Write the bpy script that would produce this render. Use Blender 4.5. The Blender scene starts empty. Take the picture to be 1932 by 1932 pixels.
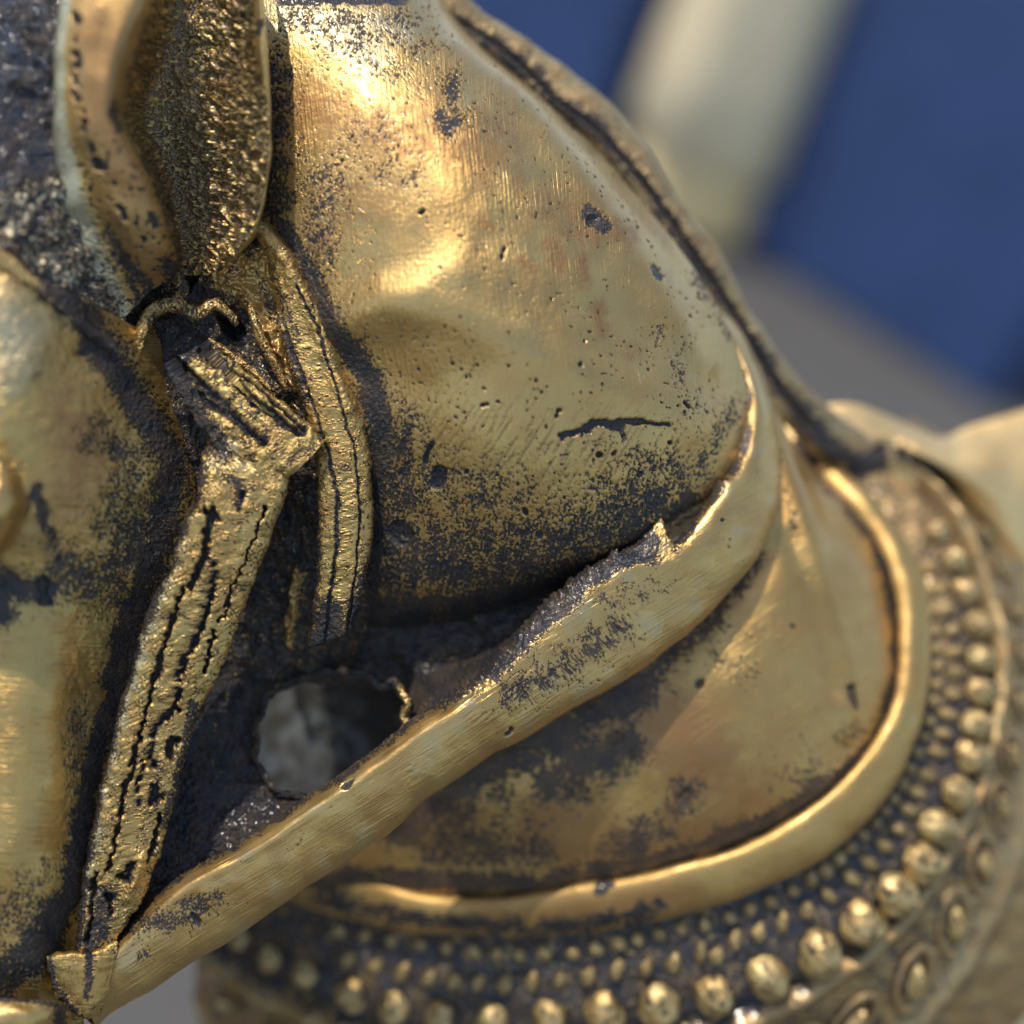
import bpy, math, random
import numpy as np
from mathutils import Vector, Matrix

# ------------------------------------------------------------------ frame of reference
# 1 unit = 1 cm.  Traced positions are given as (x, y, z) in "p" (1932 p = the 10 cm wide
# field at the focus plane, z towards the viewer) and turned into world positions once.
D = 2654.0
S = 10.0 / 1932.0
up = np.array([.263, .75, .607]); up /= np.linalg.norm(up)
fw = np.array([0, 0, -1.0]); Yr = fw - up * fw.dot(up); Yr /= np.linalg.norm(Yr)
Xr = np.cross(Yr, up)
R = np.array([Xr, Yr, up])                     # camera frame -> world
CAM = np.array([0, 0, 37.0])                   # camera stands 37 cm above the ground

sc = bpy.context.scene
sc.unit_settings.scale_length = 0.01
cam_d = bpy.data.cameras.new('camera'); cam = bpy.data.objects.new('camera', cam_d)
sc.collection.objects.link(cam); sc.camera = cam
M4 = Matrix([list(R[0]) + [CAM[0]], list(R[1]) + [CAM[1]], list(R[2]) + [CAM[2]], [0, 0, 0, 1]])
cam.matrix_world = M4
cam_d.sensor_width = 36; cam_d.lens = 18 * D / 966.0
cam_d.clip_start = .1; cam_d.clip_end = 20000
cam_d.dof.use_dof = True
cam_d.dof.focus_distance = (D - 60) * S
cam_d.dof.aperture_fstop = (cam_d.lens * 1e-3) / (125 * S)

sun_c = np.array([-.17, .80, .57]); sun_c /= np.linalg.norm(sun_c)
sun_w = R @ sun_c
elev = math.asin(sun_w[2]); azim = math.atan2(sun_w[0], sun_w[1])
w = bpy.data.worlds.new('World'); sc.world = w; w.use_nodes = True
nt = w.node_tree; bg = nt.nodes['Background']
sky = nt.nodes.new('ShaderNodeTexSky'); sky.sky_type = 'NISHITA'; sky.sun_disc = False
sky.sun_elevation = elev; sky.sun_rotation = azim
nt.links.new(sky.outputs[0], bg.inputs[0]); bg.inputs[1].default_value = .15
sl = bpy.data.lights.new('sun', 'SUN'); sl.energy = 2.2; sl.angle = math.radians(.5); sl.color = (1, .93, .82)
so = bpy.data.objects.new('sun', sl); sc.collection.objects.link(so)
so.rotation_euler = Vector(sun_w).to_track_quat('Z', 'Y').to_euler()
sc.view_settings.view_transform = 'Standard'; sc.view_settings.look = 'None'
sc.view_settings.exposure = 0.5; sc.view_settings.gamma = 1.0

COL = sc.collection

# ------------------------------------------------------------------ noise
def _h(ix, iy, seed):
    n = (ix.astype(np.int64) * 374761393 + iy.astype(np.int64) * 668265263 + seed * 974711) & 0xffffffff
    n = ((n ^ (n >> 13)) * 1274126177) & 0xffffffff
    n = (n ^ (n >> 16)) & 0xffffffff
    return n / 4294967295.0
def pn(x, y, seed=0):
    ix = np.floor(x); iy = np.floor(y); fx = x - ix; fy = y - iy
    ux = fx * fx * fx * (fx * (fx * 6 - 15) + 10); uy = fy * fy * fy * (fy * (fy * 6 - 15) + 10)
    def g(dx, dy):
        a = _h(ix + dx, iy + dy, seed) * 2 * np.pi
        return np.cos(a) * (fx - dx) + np.sin(a) * (fy - dy)
    return ((g(0, 0) * (1 - ux) + g(1, 0) * ux) * (1 - uy) + (g(0, 1) * (1 - ux) + g(1, 1) * ux) * uy) * 1.5
def fbm(x, y, seed=0, o=3):
    r = 0; a = 1; t = 0
    for i in range(o):
        r = r + a * pn(x * 2 ** i, y * 2 ** i, seed + i * 17); t += a; a *= .55
    return r / t * 1.3
def ss(a, b, x):
    t = np.clip((x - a) / (b - a), 0, 1); return t * t * (3 - 2 * t)
def dpoly(U, V, pts):
    d = np.full(U.shape, 1e9)
    for (x0, y0), (x1, y1) in zip(pts[:-1], pts[1:]):
        dx = x1 - x0; dy = y1 - y0; L = dx * dx + dy * dy + 1e-9
        t = np.clip(((U - x0) * dx + (V - y0) * dy) / L, 0, 1)
        d = np.minimum(d, np.hypot(U - x0 - t * dx, V - y0 - t * dy))
    return d
def stroke(U, V, pts, w):
    if len(pts) == 1: d = np.hypot(U - pts[0][0], V - pts[0][1])
    else: d = dpoly(U, V, pts)
    return np.exp(-(d / w) ** 2)
def cover(U, V, items):
    c = np.zeros(U.shape)
    for pts, w, s in items: c = np.maximum(c, s * stroke(U, V, pts, w))
    return c
def inside(U, V, poly):
    r = np.zeros(U.shape, bool); n = len(poly)
    for i in range(n):
        x0, y0 = poly[i]; x1, y1 = poly[(i + 1) % n]
        if y0 == y1: continue
        c = ((V < y0) != (V < y1)) & (U < (x1 - x0) * (V - y0) / (y1 - y0) + x0)
        r ^= c
    return r
def speck(U, V, c, g=6.0, seed=0, soft=.12):
    """dark casting skin left in the low spots of worn metal: coverage c 0..1, grain g"""
    g = g * .85
    n = fbm(U / g, V / g, seed, 3) * .66 + fbm(U / (g * 5), V / (g * 5), seed + 5, 2) * .34
    th = .60 - c * 1.2
    k = ss(th - soft, th + soft, n)
    fl = ss(.24, .42, fbm(U / (g * 1.3), V / (g * .9), seed + 9, 2)) * (.35 + .65 * ss(.1, .5, pn(U / 60, V / 60, seed + 10)))
    veil = ss(.15, 1.0, c + .25 * (n - .1))
    return np.clip(.72 * k * (1 - .85 * fl * (c < 1.1)) + .30 * veil, 0, 1)

# ------------------------------------------------------------------ geometry helpers
def cr(P, n, axis):
    """Catmull-Rom resample of array P along axis to n samples"""
    P = np.moveaxis(np.asarray(P, float), axis, 0); m = P.shape[0]
    Q = np.concatenate([[2 * P[0] - P[1]], P, [2 * P[-1] - P[-2]]])
    t = np.linspace(0, m - 1, n); i = np.minimum(np.floor(t).astype(int), m - 2); f = t - i
    f = f.reshape((-1,) + (1,) * (P.ndim - 1))
    a, b, c, d = Q[i], Q[i + 1], Q[i + 2], Q[i + 3]
    r = .5 * (2 * b + (c - a) * f + (2 * a - 5 * b + 4 * c - d) * f ** 2 + (3 * b - a - 3 * c + d) * f ** 3)
    return np.moveaxis(r, 0, axis)
def rs(pts, n):
    """curve resampled evenly by length"""
    c = cr(np.array(pts, float), max(400, len(pts) * 40), 0)
    L = np.concatenate([[0], np.cumsum(np.linalg.norm(np.diff(c[:, :2], axis=0), axis=1))])
    t = np.linspace(0, L[-1], n)
    return np.stack([np.interp(t, L, c[:, k]) for k in range(c.shape[1])], 1)
def cam3(P):
    f = (D - P[..., 2]) / D
    return np.stack([(P[..., 0] - 966) * f, (966 - P[..., 1]) * f, P[..., 2] - D], -1)
def world(Pc):
    return (Pc * S) @ R.T + CAM
def W(x, y, z): return world(cam3(np.array([x, y, z], float)))
def grid_faces(m, n, mask=None):
    idx = np.arange(m * n).reshape(m, n)
    q = np.stack([idx[:-1, :-1], idx[1:, :-1], idx[1:, 1:], idx[:-1, 1:]], -1).reshape(-1, 4)
    if mask is not None:
        k = mask.reshape(-1)
        q = q[~k[q].any(1)]
    return q
def mk(name, co, quads, mat, parent, uv=None, dark=None, warm=None, smooth=True, tris=None):
    me = bpy.data.meshes.new(name)
    me.vertices.add(len(co)); me.vertices.foreach_set('co', np.asarray(co, np.float32).ravel())
    nq = len(quads)
    me.loops.add(nq * 4); me.loops.foreach_set('vertex_index', np.asarray(quads, np.int32).ravel())
    me.polygons.add(nq)
    me.polygons.foreach_set('loop_start', np.arange(nq, dtype=np.int32) * 4)
    me.polygons.foreach_set('use_smooth', np.full(nq, smooth))
    me.update(calc_edges=True)
    if uv is not None:
        l = me.uv_layers.new(name='brush')
        l.data.foreach_set('uv', np.asarray(uv, np.float32)[np.asarray(quads).ravel()].ravel())
    for nm, a in (('dark', dark), ('warm', warm)):
        at = me.attributes.new(nm, 'FLOAT', 'POINT')
        if a is not None: at.data.foreach_set('value', np.asarray(a, np.float32).ravel())
    if mat: me.materials.append(mat)
    o = bpy.data.objects.new(name, me); COL.objects.link(o)
    if parent is not None:
        o.parent = parent; o.matrix_parent_inverse = parent.matrix_world.inverted()
    return o
def normals(C):
    du = np.gradient(C, axis=0); dv = np.gradient(C, axis=1)
    n = np.cross(du, dv); n /= np.linalg.norm(n, axis=-1, keepdims=True) + 1e-12
    return n
def finish(name, P, feat, mat, parent, ang=90, skirt=25, hole=None, flip=None, wrap=False):
    """P: dense (m,n,3) in p.  feat(U,V,s,t) -> height, dark, warm"""
    m, n = P.shape[:2]
    C = cam3(P); N = normals(C)
    if flip is None:
        sgn = np.sign(((-C) * N).sum(-1).mean())
    else: sgn = flip
    N = N * sgn
    U = P[..., 0]; V = P[..., 1]
    s, t = np.meshgrid(np.linspace(0, 1, m), np.linspace(0, 1, n), indexing='ij')
    h, dk, wm = feat(U, V, s, t) if feat else (0 * U, 0 * U, 0 * U)
    C = C + N * (np.ones(U.shape) * h)[..., None]
    # arc-length texture coordinates on the surface itself
    a = math.radians(ang)
    uv = np.stack([(U * math.sin(a) - V * math.cos(a)), (U * math.cos(a) + V * math.sin(a))], -1) / 1000.0
    mask = hole(U, V) if hole else None
    q = grid_faces(m, n, mask)
    if sgn < 0: q = q[:, ::-1]
    co = world(C).reshape(-1, 3); uv = uv.reshape(-1, 2)
    dk = np.ones(U.shape) * dk; wm = np.ones(U.shape) * wm
    dkf = dk.ravel(); wmf = wm.ravel()
    if skirt:
        idx = np.arange(m * n).reshape(m, n)
        loop = np.concatenate([idx[0, :], idx[1:, -1], idx[-1, -2::-1], idx[-2:0:-1, 0]])
        B = (C - N * skirt).reshape(-1, 3)[loop]
        b0 = len(co); L = len(loop); j = np.arange(L); k = (j + 1) % L
        sk = np.stack([loop[j], loop[k], b0 + k, b0 + j], -1)
        co = np.concatenate([co, world(B)]); uv = np.concatenate([uv, uv[loop]])
        dkf = np.concatenate([dkf, dkf[loop]]); wmf = np.concatenate([wmf, wmf[loop]])
        q = np.concatenate([q, sk if sgn > 0 else sk[:, ::-1]])
    o = mk(name, co, q, mat, parent, uv, dkf, wmf)
    return o
def patch(name, ctrl, feat, mat, parent, step=2.6, **kw):
    ctrl = np.array(ctrl, float)
    L0 = np.linalg.norm(np.diff(ctrl, axis=0), axis=-1).sum(0).max()
    L1 = np.linalg.norm(np.diff(ctrl, axis=1), axis=-1).sum(1).max()
    P = cr(cr(ctrl, max(8, int(L0 / step)), 0), max(8, int(L1 / step)), 1)
    o = finish(name, P, feat, mat, parent, **kw)
    return o, P
def band(name, A, B, H, feat, mat, parent, step=2.6, e=.7, wrap=12, jag=None, **kw):
    n = 60
    a = rs(A, n); b = rs(B, n)
    Lm = max(np.linalg.norm(np.diff(a, axis=0), axis=1).sum(), np.linalg.norm(np.diff(b, axis=0), axis=1).sum())
    m = int(Lm / step); a = cr(a, m, 0); b = cr(b, m, 0)
    mid = (a + b) / 2; hf = (b - a) / 2
    T = np.gradient(mid, axis=0); N = np.cross(T, hf); N /= np.linalg.norm(N, axis=1, keepdims=True)
    N *= np.sign(N[:, 2].mean())
    hw = np.linalg.norm(hf, axis=1).max()
    k = int((2 * hw + 2 * (H if np.isscalar(H) else max(H))) / step) + 8
    th = np.radians(np.linspace(180 + wrap, -wrap, k))
    c = np.sign(np.cos(th)) * np.abs(np.cos(th)) ** e; sn = np.sign(np.sin(th)) * np.abs(np.sin(th)) ** e
    Hs = H if np.isscalar(H) else np.interp(np.linspace(0, 1, m), np.linspace(0, 1, len(H)), H)[:, None, None]
    P = mid[:, None] + hf[:, None] * c[None, :, None] + N[:, None] * Hs * sn[None, :, None]
    if jag:
        t_ = np.linspace(0, 1, k)[None, :]
        d_ = jag(a[:, 0], a[:, 1], np.linspace(0, 1, m))[:, None]
        P = P + np.array([0, -1.0, -.22]) * (d_ * ss(.34, .10, t_))[..., None]
    o = finish(name, P, feat, mat, parent, **kw)
    return o, P

# ------------------------------------------------------------------ materials
def nodes(name):
    m = bpy.data.materials.new(name); m.use_nodes = True
    return m, m.node_tree, m.node_tree.nodes['Principled BSDF']
def N_(nt, t, **kw):
    n = nt.nodes.new(t)
    for k, v in kw.items():
        if k[0] == 'i' and k[1:].isdigit(): n.inputs[int(k[1:])].default_value = v
        else: setattr(n, k, v)
    return n
def brass(name, tint=(.56, .374, .128), tint2=(.535, .325, .105), rough=.35, brush=.7, grain=1.0, coat=.32, dark2=(.075, .054, .040), darkcol=(.026, .027, .030), darkrough=.36, bump=.011):
    m, nt, P = nodes(name); L = nt.links.new
    tc = N_(nt, 'ShaderNodeTexCoord'); uv = N_(nt, 'ShaderNodeUVMap', uv_map='brush')
    ad = N_(nt, 'ShaderNodeAttribute', attribute_name='dark'); aw = N_(nt, 'ShaderNodeAttribute', attribute_name='warm')
    # big soft colour variation
    nv = N_(nt, 'ShaderNodeTexNoise', noise_dimensions='2D'); nv.inputs['Scale'].default_value = 9; nv.inputs['Detail'].default_value = 5
    L(uv.outputs[0], nv.inputs['Vector'])
    mx = N_(nt, 'ShaderNodeMix', data_type='RGBA'); mx.inputs[6].default_value = (*tint, 1); mx.inputs[7].default_value = (*tint2, 1)
    r0 = N_(nt, 'ShaderNodeMapRange'); r0.inputs[1].default_value = .35; r0.inputs[2].default_value = .65
    L(nv.outputs[0], r0.inputs[0]); L(r0.outputs[0], mx.inputs[0])
    # warm stain; negative values paint a pale sky reflection into the colour
    mw = N_(nt, 'ShaderNodeMix', data_type='RGBA'); mw.inputs[7].default_value = (.33, .165, .06, 1)
    neg = N_(nt, 'ShaderNodeMath', operation='MULTIPLY', use_clamp=True); neg.inputs[1].default_value = -1; L(aw.outputs['Fac'], neg.inputs[0])
    mskypale = N_(nt, 'ShaderNodeMix', data_type='RGBA'); mskypale.inputs[7].default_value = (.56, .53, .36, 1); L(neg.outputs[0], mskypale.inputs[0]); L(mx.outputs[2], mskypale.inputs[6])
    L(mskypale.outputs[2], mw.inputs[6])
    # fine grain used to break up both masks
    ng = N_(nt, 'ShaderNodeTexNoise', noise_dimensions='2D'); ng.inputs['Scale'].default_value = 330; ng.inputs['Detail'].default_value = 3
    L(uv.outputs[0], ng.inputs['Vector'])
    def broken(att, amt):
        a = N_(nt, 'ShaderNodeMath', operation='SUBTRACT'); a.inputs[1].default_value = .5; L(ng.outputs[0], a.inputs[0])
        b = N_(nt, 'ShaderNodeMath', operation='MULTIPLY_ADD'); b.inputs[1].default_value = amt; L(a.outputs[0], b.inputs[0]); L(att.outputs['Fac'], b.inputs[2])
        c = N_(nt, 'ShaderNodeMapRange', interpolation_type='SMOOTHSTEP'); c.inputs[1].default_value = .12; c.inputs[2].default_value = .88; L(b.outputs[0], c.inputs[0])
        return c
    fd = broken(ad, 1.2); fw_ = broken(aw, .9)
    wm = N_(nt, 'ShaderNodeMath', operation='MULTIPLY'); wm.inputs[1].default_value = .75; L(fw_.outputs[0], wm.inputs[0]); L(wm.outputs[0], mw.inputs[0])
    # dark skin colour variation (blue-black to brown dust)
    nd = N_(nt, 'ShaderNodeTexNoise', noise_dimensions='2D'); nd.inputs['Scale'].default_value = 22; nd.inputs['Detail'].default_value = 6
    L(uv.outputs[0], nd.inputs['Vector'])
    cd = N_(nt, 'ShaderNodeValToRGB'); cd.color_ramp.elements[0].position = .35; cd.color_ramp.elements[0].color = (*darkcol, 1)
    cd.color_ramp.elements[1].position = .72; cd.color_ramp.elements[1].color = (*dark2, 1)
    L(nd.outputs[0], cd.inputs[0])
    half = N_(nt, 'ShaderNodeMapRange'); half.inputs[1].default_value = 0; half.inputs[2].default_value = .55; L(fd.outputs[0], half.inputs[0])
    mid = N_(nt, 'ShaderNodeMix', data_type='RGBA'); L(half.outputs[0], mid.inputs[0]); L(mw.outputs[2], mid.inputs[6]); mid.inputs[7].default_value = (.20, .125, .055, 1)
    rest = N_(nt, 'ShaderNodeMapRange'); rest.inputs[1].default_value = .35; rest.inputs[2].default_value = 1; L(fd.outputs[0], rest.inputs[0])
    fin = N_(nt, 'ShaderNodeMix', data_type='RGBA'); L(rest.outputs[0], fin.inputs[0]); L(mid.outputs[2], fin.inputs[6]); L(cd.outputs[0], fin.inputs[7])
    P.inputs['Coat Weight'].default_value = coat; P.inputs['Coat Roughness'].default_value = .13
    L(fin.outputs[2], P.inputs['Base Color'])
    me = N_(nt, 'ShaderNodeMapRange'); me.inputs[3].default_value = .80; me.inputs[4].default_value = .08; L(fd.outputs[0], me.inputs[0]); L(me.outputs[0], P.inputs['Metallic'])
    sp_ = N_(nt, 'ShaderNodeMapRange'); sp_.inputs[3].default_value = .5; sp_.inputs[4].default_value = .3; L(fd.outputs[0], sp_.inputs[0]); L(sp_.outputs[0], P.inputs['Specular IOR Level'])
    # roughness
    rr = N_(nt, 'ShaderNodeMapRange'); rr.inputs[1].default_value = .3; rr.inputs[2].default_value = .7; rr.inputs[3].default_value = rough - .06; rr.inputs[4].default_value = rough + .09
    L(nd.outputs[0], rr.inputs[0])
    rw = N_(nt, 'ShaderNodeMath', operation='MULTIPLY_ADD'); rw.inputs[1].default_value = .22; L(wm.outputs[0], rw.inputs[0]); L(rr.outputs[0], rw.inputs[2])
    r2 = N_(nt, 'ShaderNodeMix', data_type='FLOAT'); L(fd.outputs[0], r2.inputs[0]); L(rw.outputs[0], r2.inputs[2]); r2.inputs[3].default_value = darkrough
    L(r2.outputs[0], P.inputs['Roughness'])
    # bump: brushed lines + grain
    mp = N_(nt, 'ShaderNodeMapping'); mp.inputs['Scale'].default_value = (260, 11, 1); L(uv.outputs[0], mp.inputs['Vector'])
    nb = N_(nt, 'ShaderNodeTexNoise', noise_dimensions='2D'); nb.inputs['Scale'].default_value = 1; nb.inputs['Detail'].default_value = 4; nb.inputs['Distortion'].default_value = .3
    L(mp.outputs[0], nb.inputs['Vector'])
    n2 = N_(nt, 'ShaderNodeTexNoise', noise_dimensions='2D'); n2.inputs['Scale'].default_value = 120; n2.inputs['Detail'].default_value = 6; L(uv.outputs[0], n2.inputs['Vector'])
    bm_ = N_(nt, 'ShaderNodeMapRange'); bm_.inputs[1].default_value = .35; bm_.inputs[2].default_value = .68; bm_.inputs[3].default_value = .32 * brush; bm_.inputs[4].default_value = 1.25 * brush
    nm = N_(nt, 'ShaderNodeTexNoise', noise_dimensions='2D'); nm.inputs['Scale'].default_value = 14; nm.inputs['Detail'].default_value = 3; L(uv.outputs[0], nm.inputs['Vector']); L(nm.outputs[0], bm_.inputs[0])
    s1 = N_(nt, 'ShaderNodeMath', operation='MULTIPLY'); L(nb.outputs[0], s1.inputs[0]); L(bm_.outputs[0], s1.inputs[1])
    s2 = N_(nt, 'ShaderNodeMath', operation='MULTIPLY_ADD'); L(n2.outputs[0], s2.inputs[0]); L(s1.outputs[0], s2.inputs[2])
    gm = N_(nt, 'ShaderNodeMapRange'); gm.inputs[3].default_value = .45 * grain; gm.inputs[4].default_value = 3.4 * grain; L(ad.outputs['Fac'], gm.inputs[0]); L(gm.outputs[0], s2.inputs[1])
    bp = N_(nt, 'ShaderNodeBump'); bp.inputs['Strength'].default_value = 1; bp.inputs['Distance'].default_value = bump
    L(s2.outputs[0], bp.inputs['Height']); L(bp.outputs[0], P.inputs['Normal'])
    return m
def plain(name, c, rough=.6, var=.2, scale=3, metallic=0):
    m, nt, P = nodes(name); L = nt.links.new
    tc = N_(nt, 'ShaderNodeTexCoord'); n = N_(nt, 'ShaderNodeTexNoise'); n.inputs['Scale'].default_value = scale; n.inputs['Detail'].default_value = 6
    L(tc.outputs['Object'], n.inputs['Vector'])
    mx = N_(nt, 'ShaderNodeMix', data_type='RGBA'); mx.inputs[6].default_value = (*[x * (1 - var) for x in c], 1); mx.inputs[7].default_value = (*[min(1, x * (1 + var)) for x in c], 1)
    L(n.outputs[0], mx.inputs[0]); L(mx.outputs[2], P.inputs['Base Color'])
    P.inputs['Roughness'].default_value = rough; P.inputs['Metallic'].default_value = metallic
    b = N_(nt, 'ShaderNodeBump'); b.inputs['Distance'].default_value = .05; b.inputs['Strength'].default_value = .4; L(n.outputs[0], b.inputs['Height']); L(b.outputs[0], P.inputs['Normal'])
    return m
BR = brass('worn_brass')
BRB = brass('strap_cast_brass', tint=(.50, .35, .115), tint2=(.49, .305, .095), rough=.40, coat=.1, brush=.7, grain=1.3)
BRS = brass('polished_brass', rough=.32, brush=.6, grain=.5, bump=.008)
BRR = brass('rough_cast_brass', rough=.38, brush=.5, grain=1.6, bump=.014)
BRP = brass('painted_sunlit_brass', tint=(.86, .60, .26), tint2=(.82, .54, .22), rough=.46, brush=.4)  # lighter tint carries the shoulder's sunlight in its colour

# ------------------------------------------------------------------ background
gm = plain('paving_grey', (.088, .083, .076), .8, .12, .3)
g = 3000
ground = mk('ground', [(-g, -g, 0), (g, -g, 0), (g, g, 0), (-g, g, 0)], [[0, 1, 2, 3]], gm, None)
ground['kind'] = 'structure'
def on_ground(x, y):
    d = R @ np.array([(x - 966) / D, (966 - y) / D, -1.0])
    return CAM + d * (-CAM[2] / d[2])
def thing(o, label, cat, group=None):
    o['label'] = label; o['category'] = cat
    if group: o['group'] = group
def prism(name, base, h, mat, bev=.25, parent=None):
    import bmesh
    bm = bmesh.new()
    lo = [bm.verts.new((p[0], p[1], .004)) for p in base]; hi = [bm.verts.new((p[0], p[1], h)) for p in base]
    n = len(base); bm.faces.new(lo[::-1]); bm.faces.new(hi)
    for i in range(n): bm.faces.new((lo[i], lo[(i + 1) % n], hi[(i + 1) % n], hi[i]))
    bmesh.ops.bevel(bm, geom=bm.edges[:], offset=bev, segments=3, affect='EDGES')
    bmesh.ops.recalc_face_normals(bm, faces=bm.faces)
    me = bpy.data.meshes.new(name); bm.to_mesh(me); bm.free(); me.materials.append(mat)
    o = bpy.data.objects.new(name, me); COL.objects.link(o)
    if parent: o.parent = parent
    return o
blue = plain('blue_cover', (.036, .070, .18), .5, .3, .25)
A = on_ground(1368, 452); B = on_ground(1865, 770)
e1 = (B - A); L1 = np.linalg.norm(e1); e1 /= L1; e2 = np.array([-e1[1], e1[0], 0])
if e2.dot(Yr @ R.T if False else np.array([0, 1, 0])) < 0: e2 = -e2
box = prism('blue_box', [A, A + e1 * L1, A + e1 * L1 + e2 * 26, A + e2 * 26][::1], 30, blue, .5)
thing(box, 'large plain blue box standing on the grey ground at the right, out of focus', 'box')
A2 = on_ground(1100, 330)
b2 = prism('blue_box', [A2 - e1 * 22, A2, A2 + e2 * 24, A2 - e1 * 22 + e2 * 24], 28, blue, .5)
thing(b2, 'smaller visible piece of blue box behind the horse mane, left of the cream ornament', 'box')

# pale gold figure between the boxes
def lathe(name, prof, centre, mat, parent, n=40, sx=1, sy=1, wob=0, rot=0):
    a = np.linspace(0, 2 * np.pi, n + 1)[:-1]
    rr = np.array([p[0] for p in prof]); zz = np.array([p[1] for p in prof])
    P = np.stack([rr[:, None] * np.cos(a) * sx * (1 + wob * np.cos(6 * a + rot)), rr[:, None] * np.sin(a) * sy * (1 + wob * np.cos(6 * a + rot)), zz[:, None] + 0 * a], -1) + np.array(centre)
    m = len(prof); i = np.arange(m * n).reshape(m, n); j = np.roll(i, -1, 1)
    q = np.stack([i[:-1], j[:-1], j[1:], i[1:]], -1).reshape(-1, 4)
    return mk(name, P.reshape(-1, 3), q, mat, parent, uv=np.stack([np.tile(a, m), np.repeat(zz, n)], -1))
cream = plain('pale_gilding', (.95, .62, .28), .5, .25, .5, 0)
fig = bpy.data.objects.new('ornament', None); COL.objects.link(fig)
c0 = on_ground(1282, 400)
fig.location = c0
bpy.context.view_layer.update()
c0 = c0 + e2 * 1.0
lathe('foot', [(0, .01), (4.6, .02), (5.0, .6), (4.9, 2.4), (4.5, 3.6), (4.1, 4.2)], c0, cream, fig, wob=.03)
lathe('stem', [(4.5, 4.1), (5.4, 5), (5.2, 10), (4.9, 16), (4.5, 21), (4.0, 24), (0, 25)], c0, plain('pale_weathered_gilding', (.95, .68, .42), .5, .3, .35, 0), fig, wob=.05)
thing(fig, 'pale cream and gold footed ornament between the two blue boxes, out of focus', 'ornament')

# ------------------------------------------------------------------ the statue
st = bpy.data.objects.new('brass_horse_statue', None); COL.objects.link(st)
st.location = tuple(W(1200, 1500, -1400) * np.array([1, 1, 0]))
thing(st, 'worn cast brass horse head with cupped ear, bridle straps, slanting rein and beaded collar', 'statue')
bpy.context.view_layer.update()

# ---- head dome
dome = [
 [(440,-120,0),(520,-110,20),(600,-100,20),(680,-90,0),(740,-80,-50),(790,-60,-130),(822,-30,-240)],
 [(440,60,40),(540,50,75),(640,50,85),(740,50,60),(815,60,5),(868,72,-90),(900,88,-220)],
 [(440,230,50),(570,230,110),(700,230,142),(830,220,125),(940,208,60),(1020,205,-50),(1062,218,-200)],
 [(440,420,30),(590,420,118),(750,420,170),(900,415,172),(1050,400,100),(1160,380,-20),(1222,395,-190)],
 [(520,620,20),(660,620,120),(820,620,180),(980,615,176),(1140,600,106),(1265,570,-5),(1345,560,-170)],
 [(600,820,10),(730,830,88),(880,840,138),(1040,840,138),(1200,820,85),(1320,790,-10),(1412,745,-150)],
 [(620,1000,-30),(750,1010,14),(890,1020,50),(1040,1015,52),(1190,990,22),(1310,945,-40),(1400,880,-130)],
 [(600,1130,-110),(730,1140,-75),(860,1130,-45),(990,1105,-30),(1120,1070,-40),(1230,1020,-75),(1350,950,-125)],
 [(560,1230,-240),(700,1225,-230),(830,1200,-200),(960,1165,-180),(1090,1110,-160),(1220,1050,-160),(1370,960,-190)]]
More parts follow.
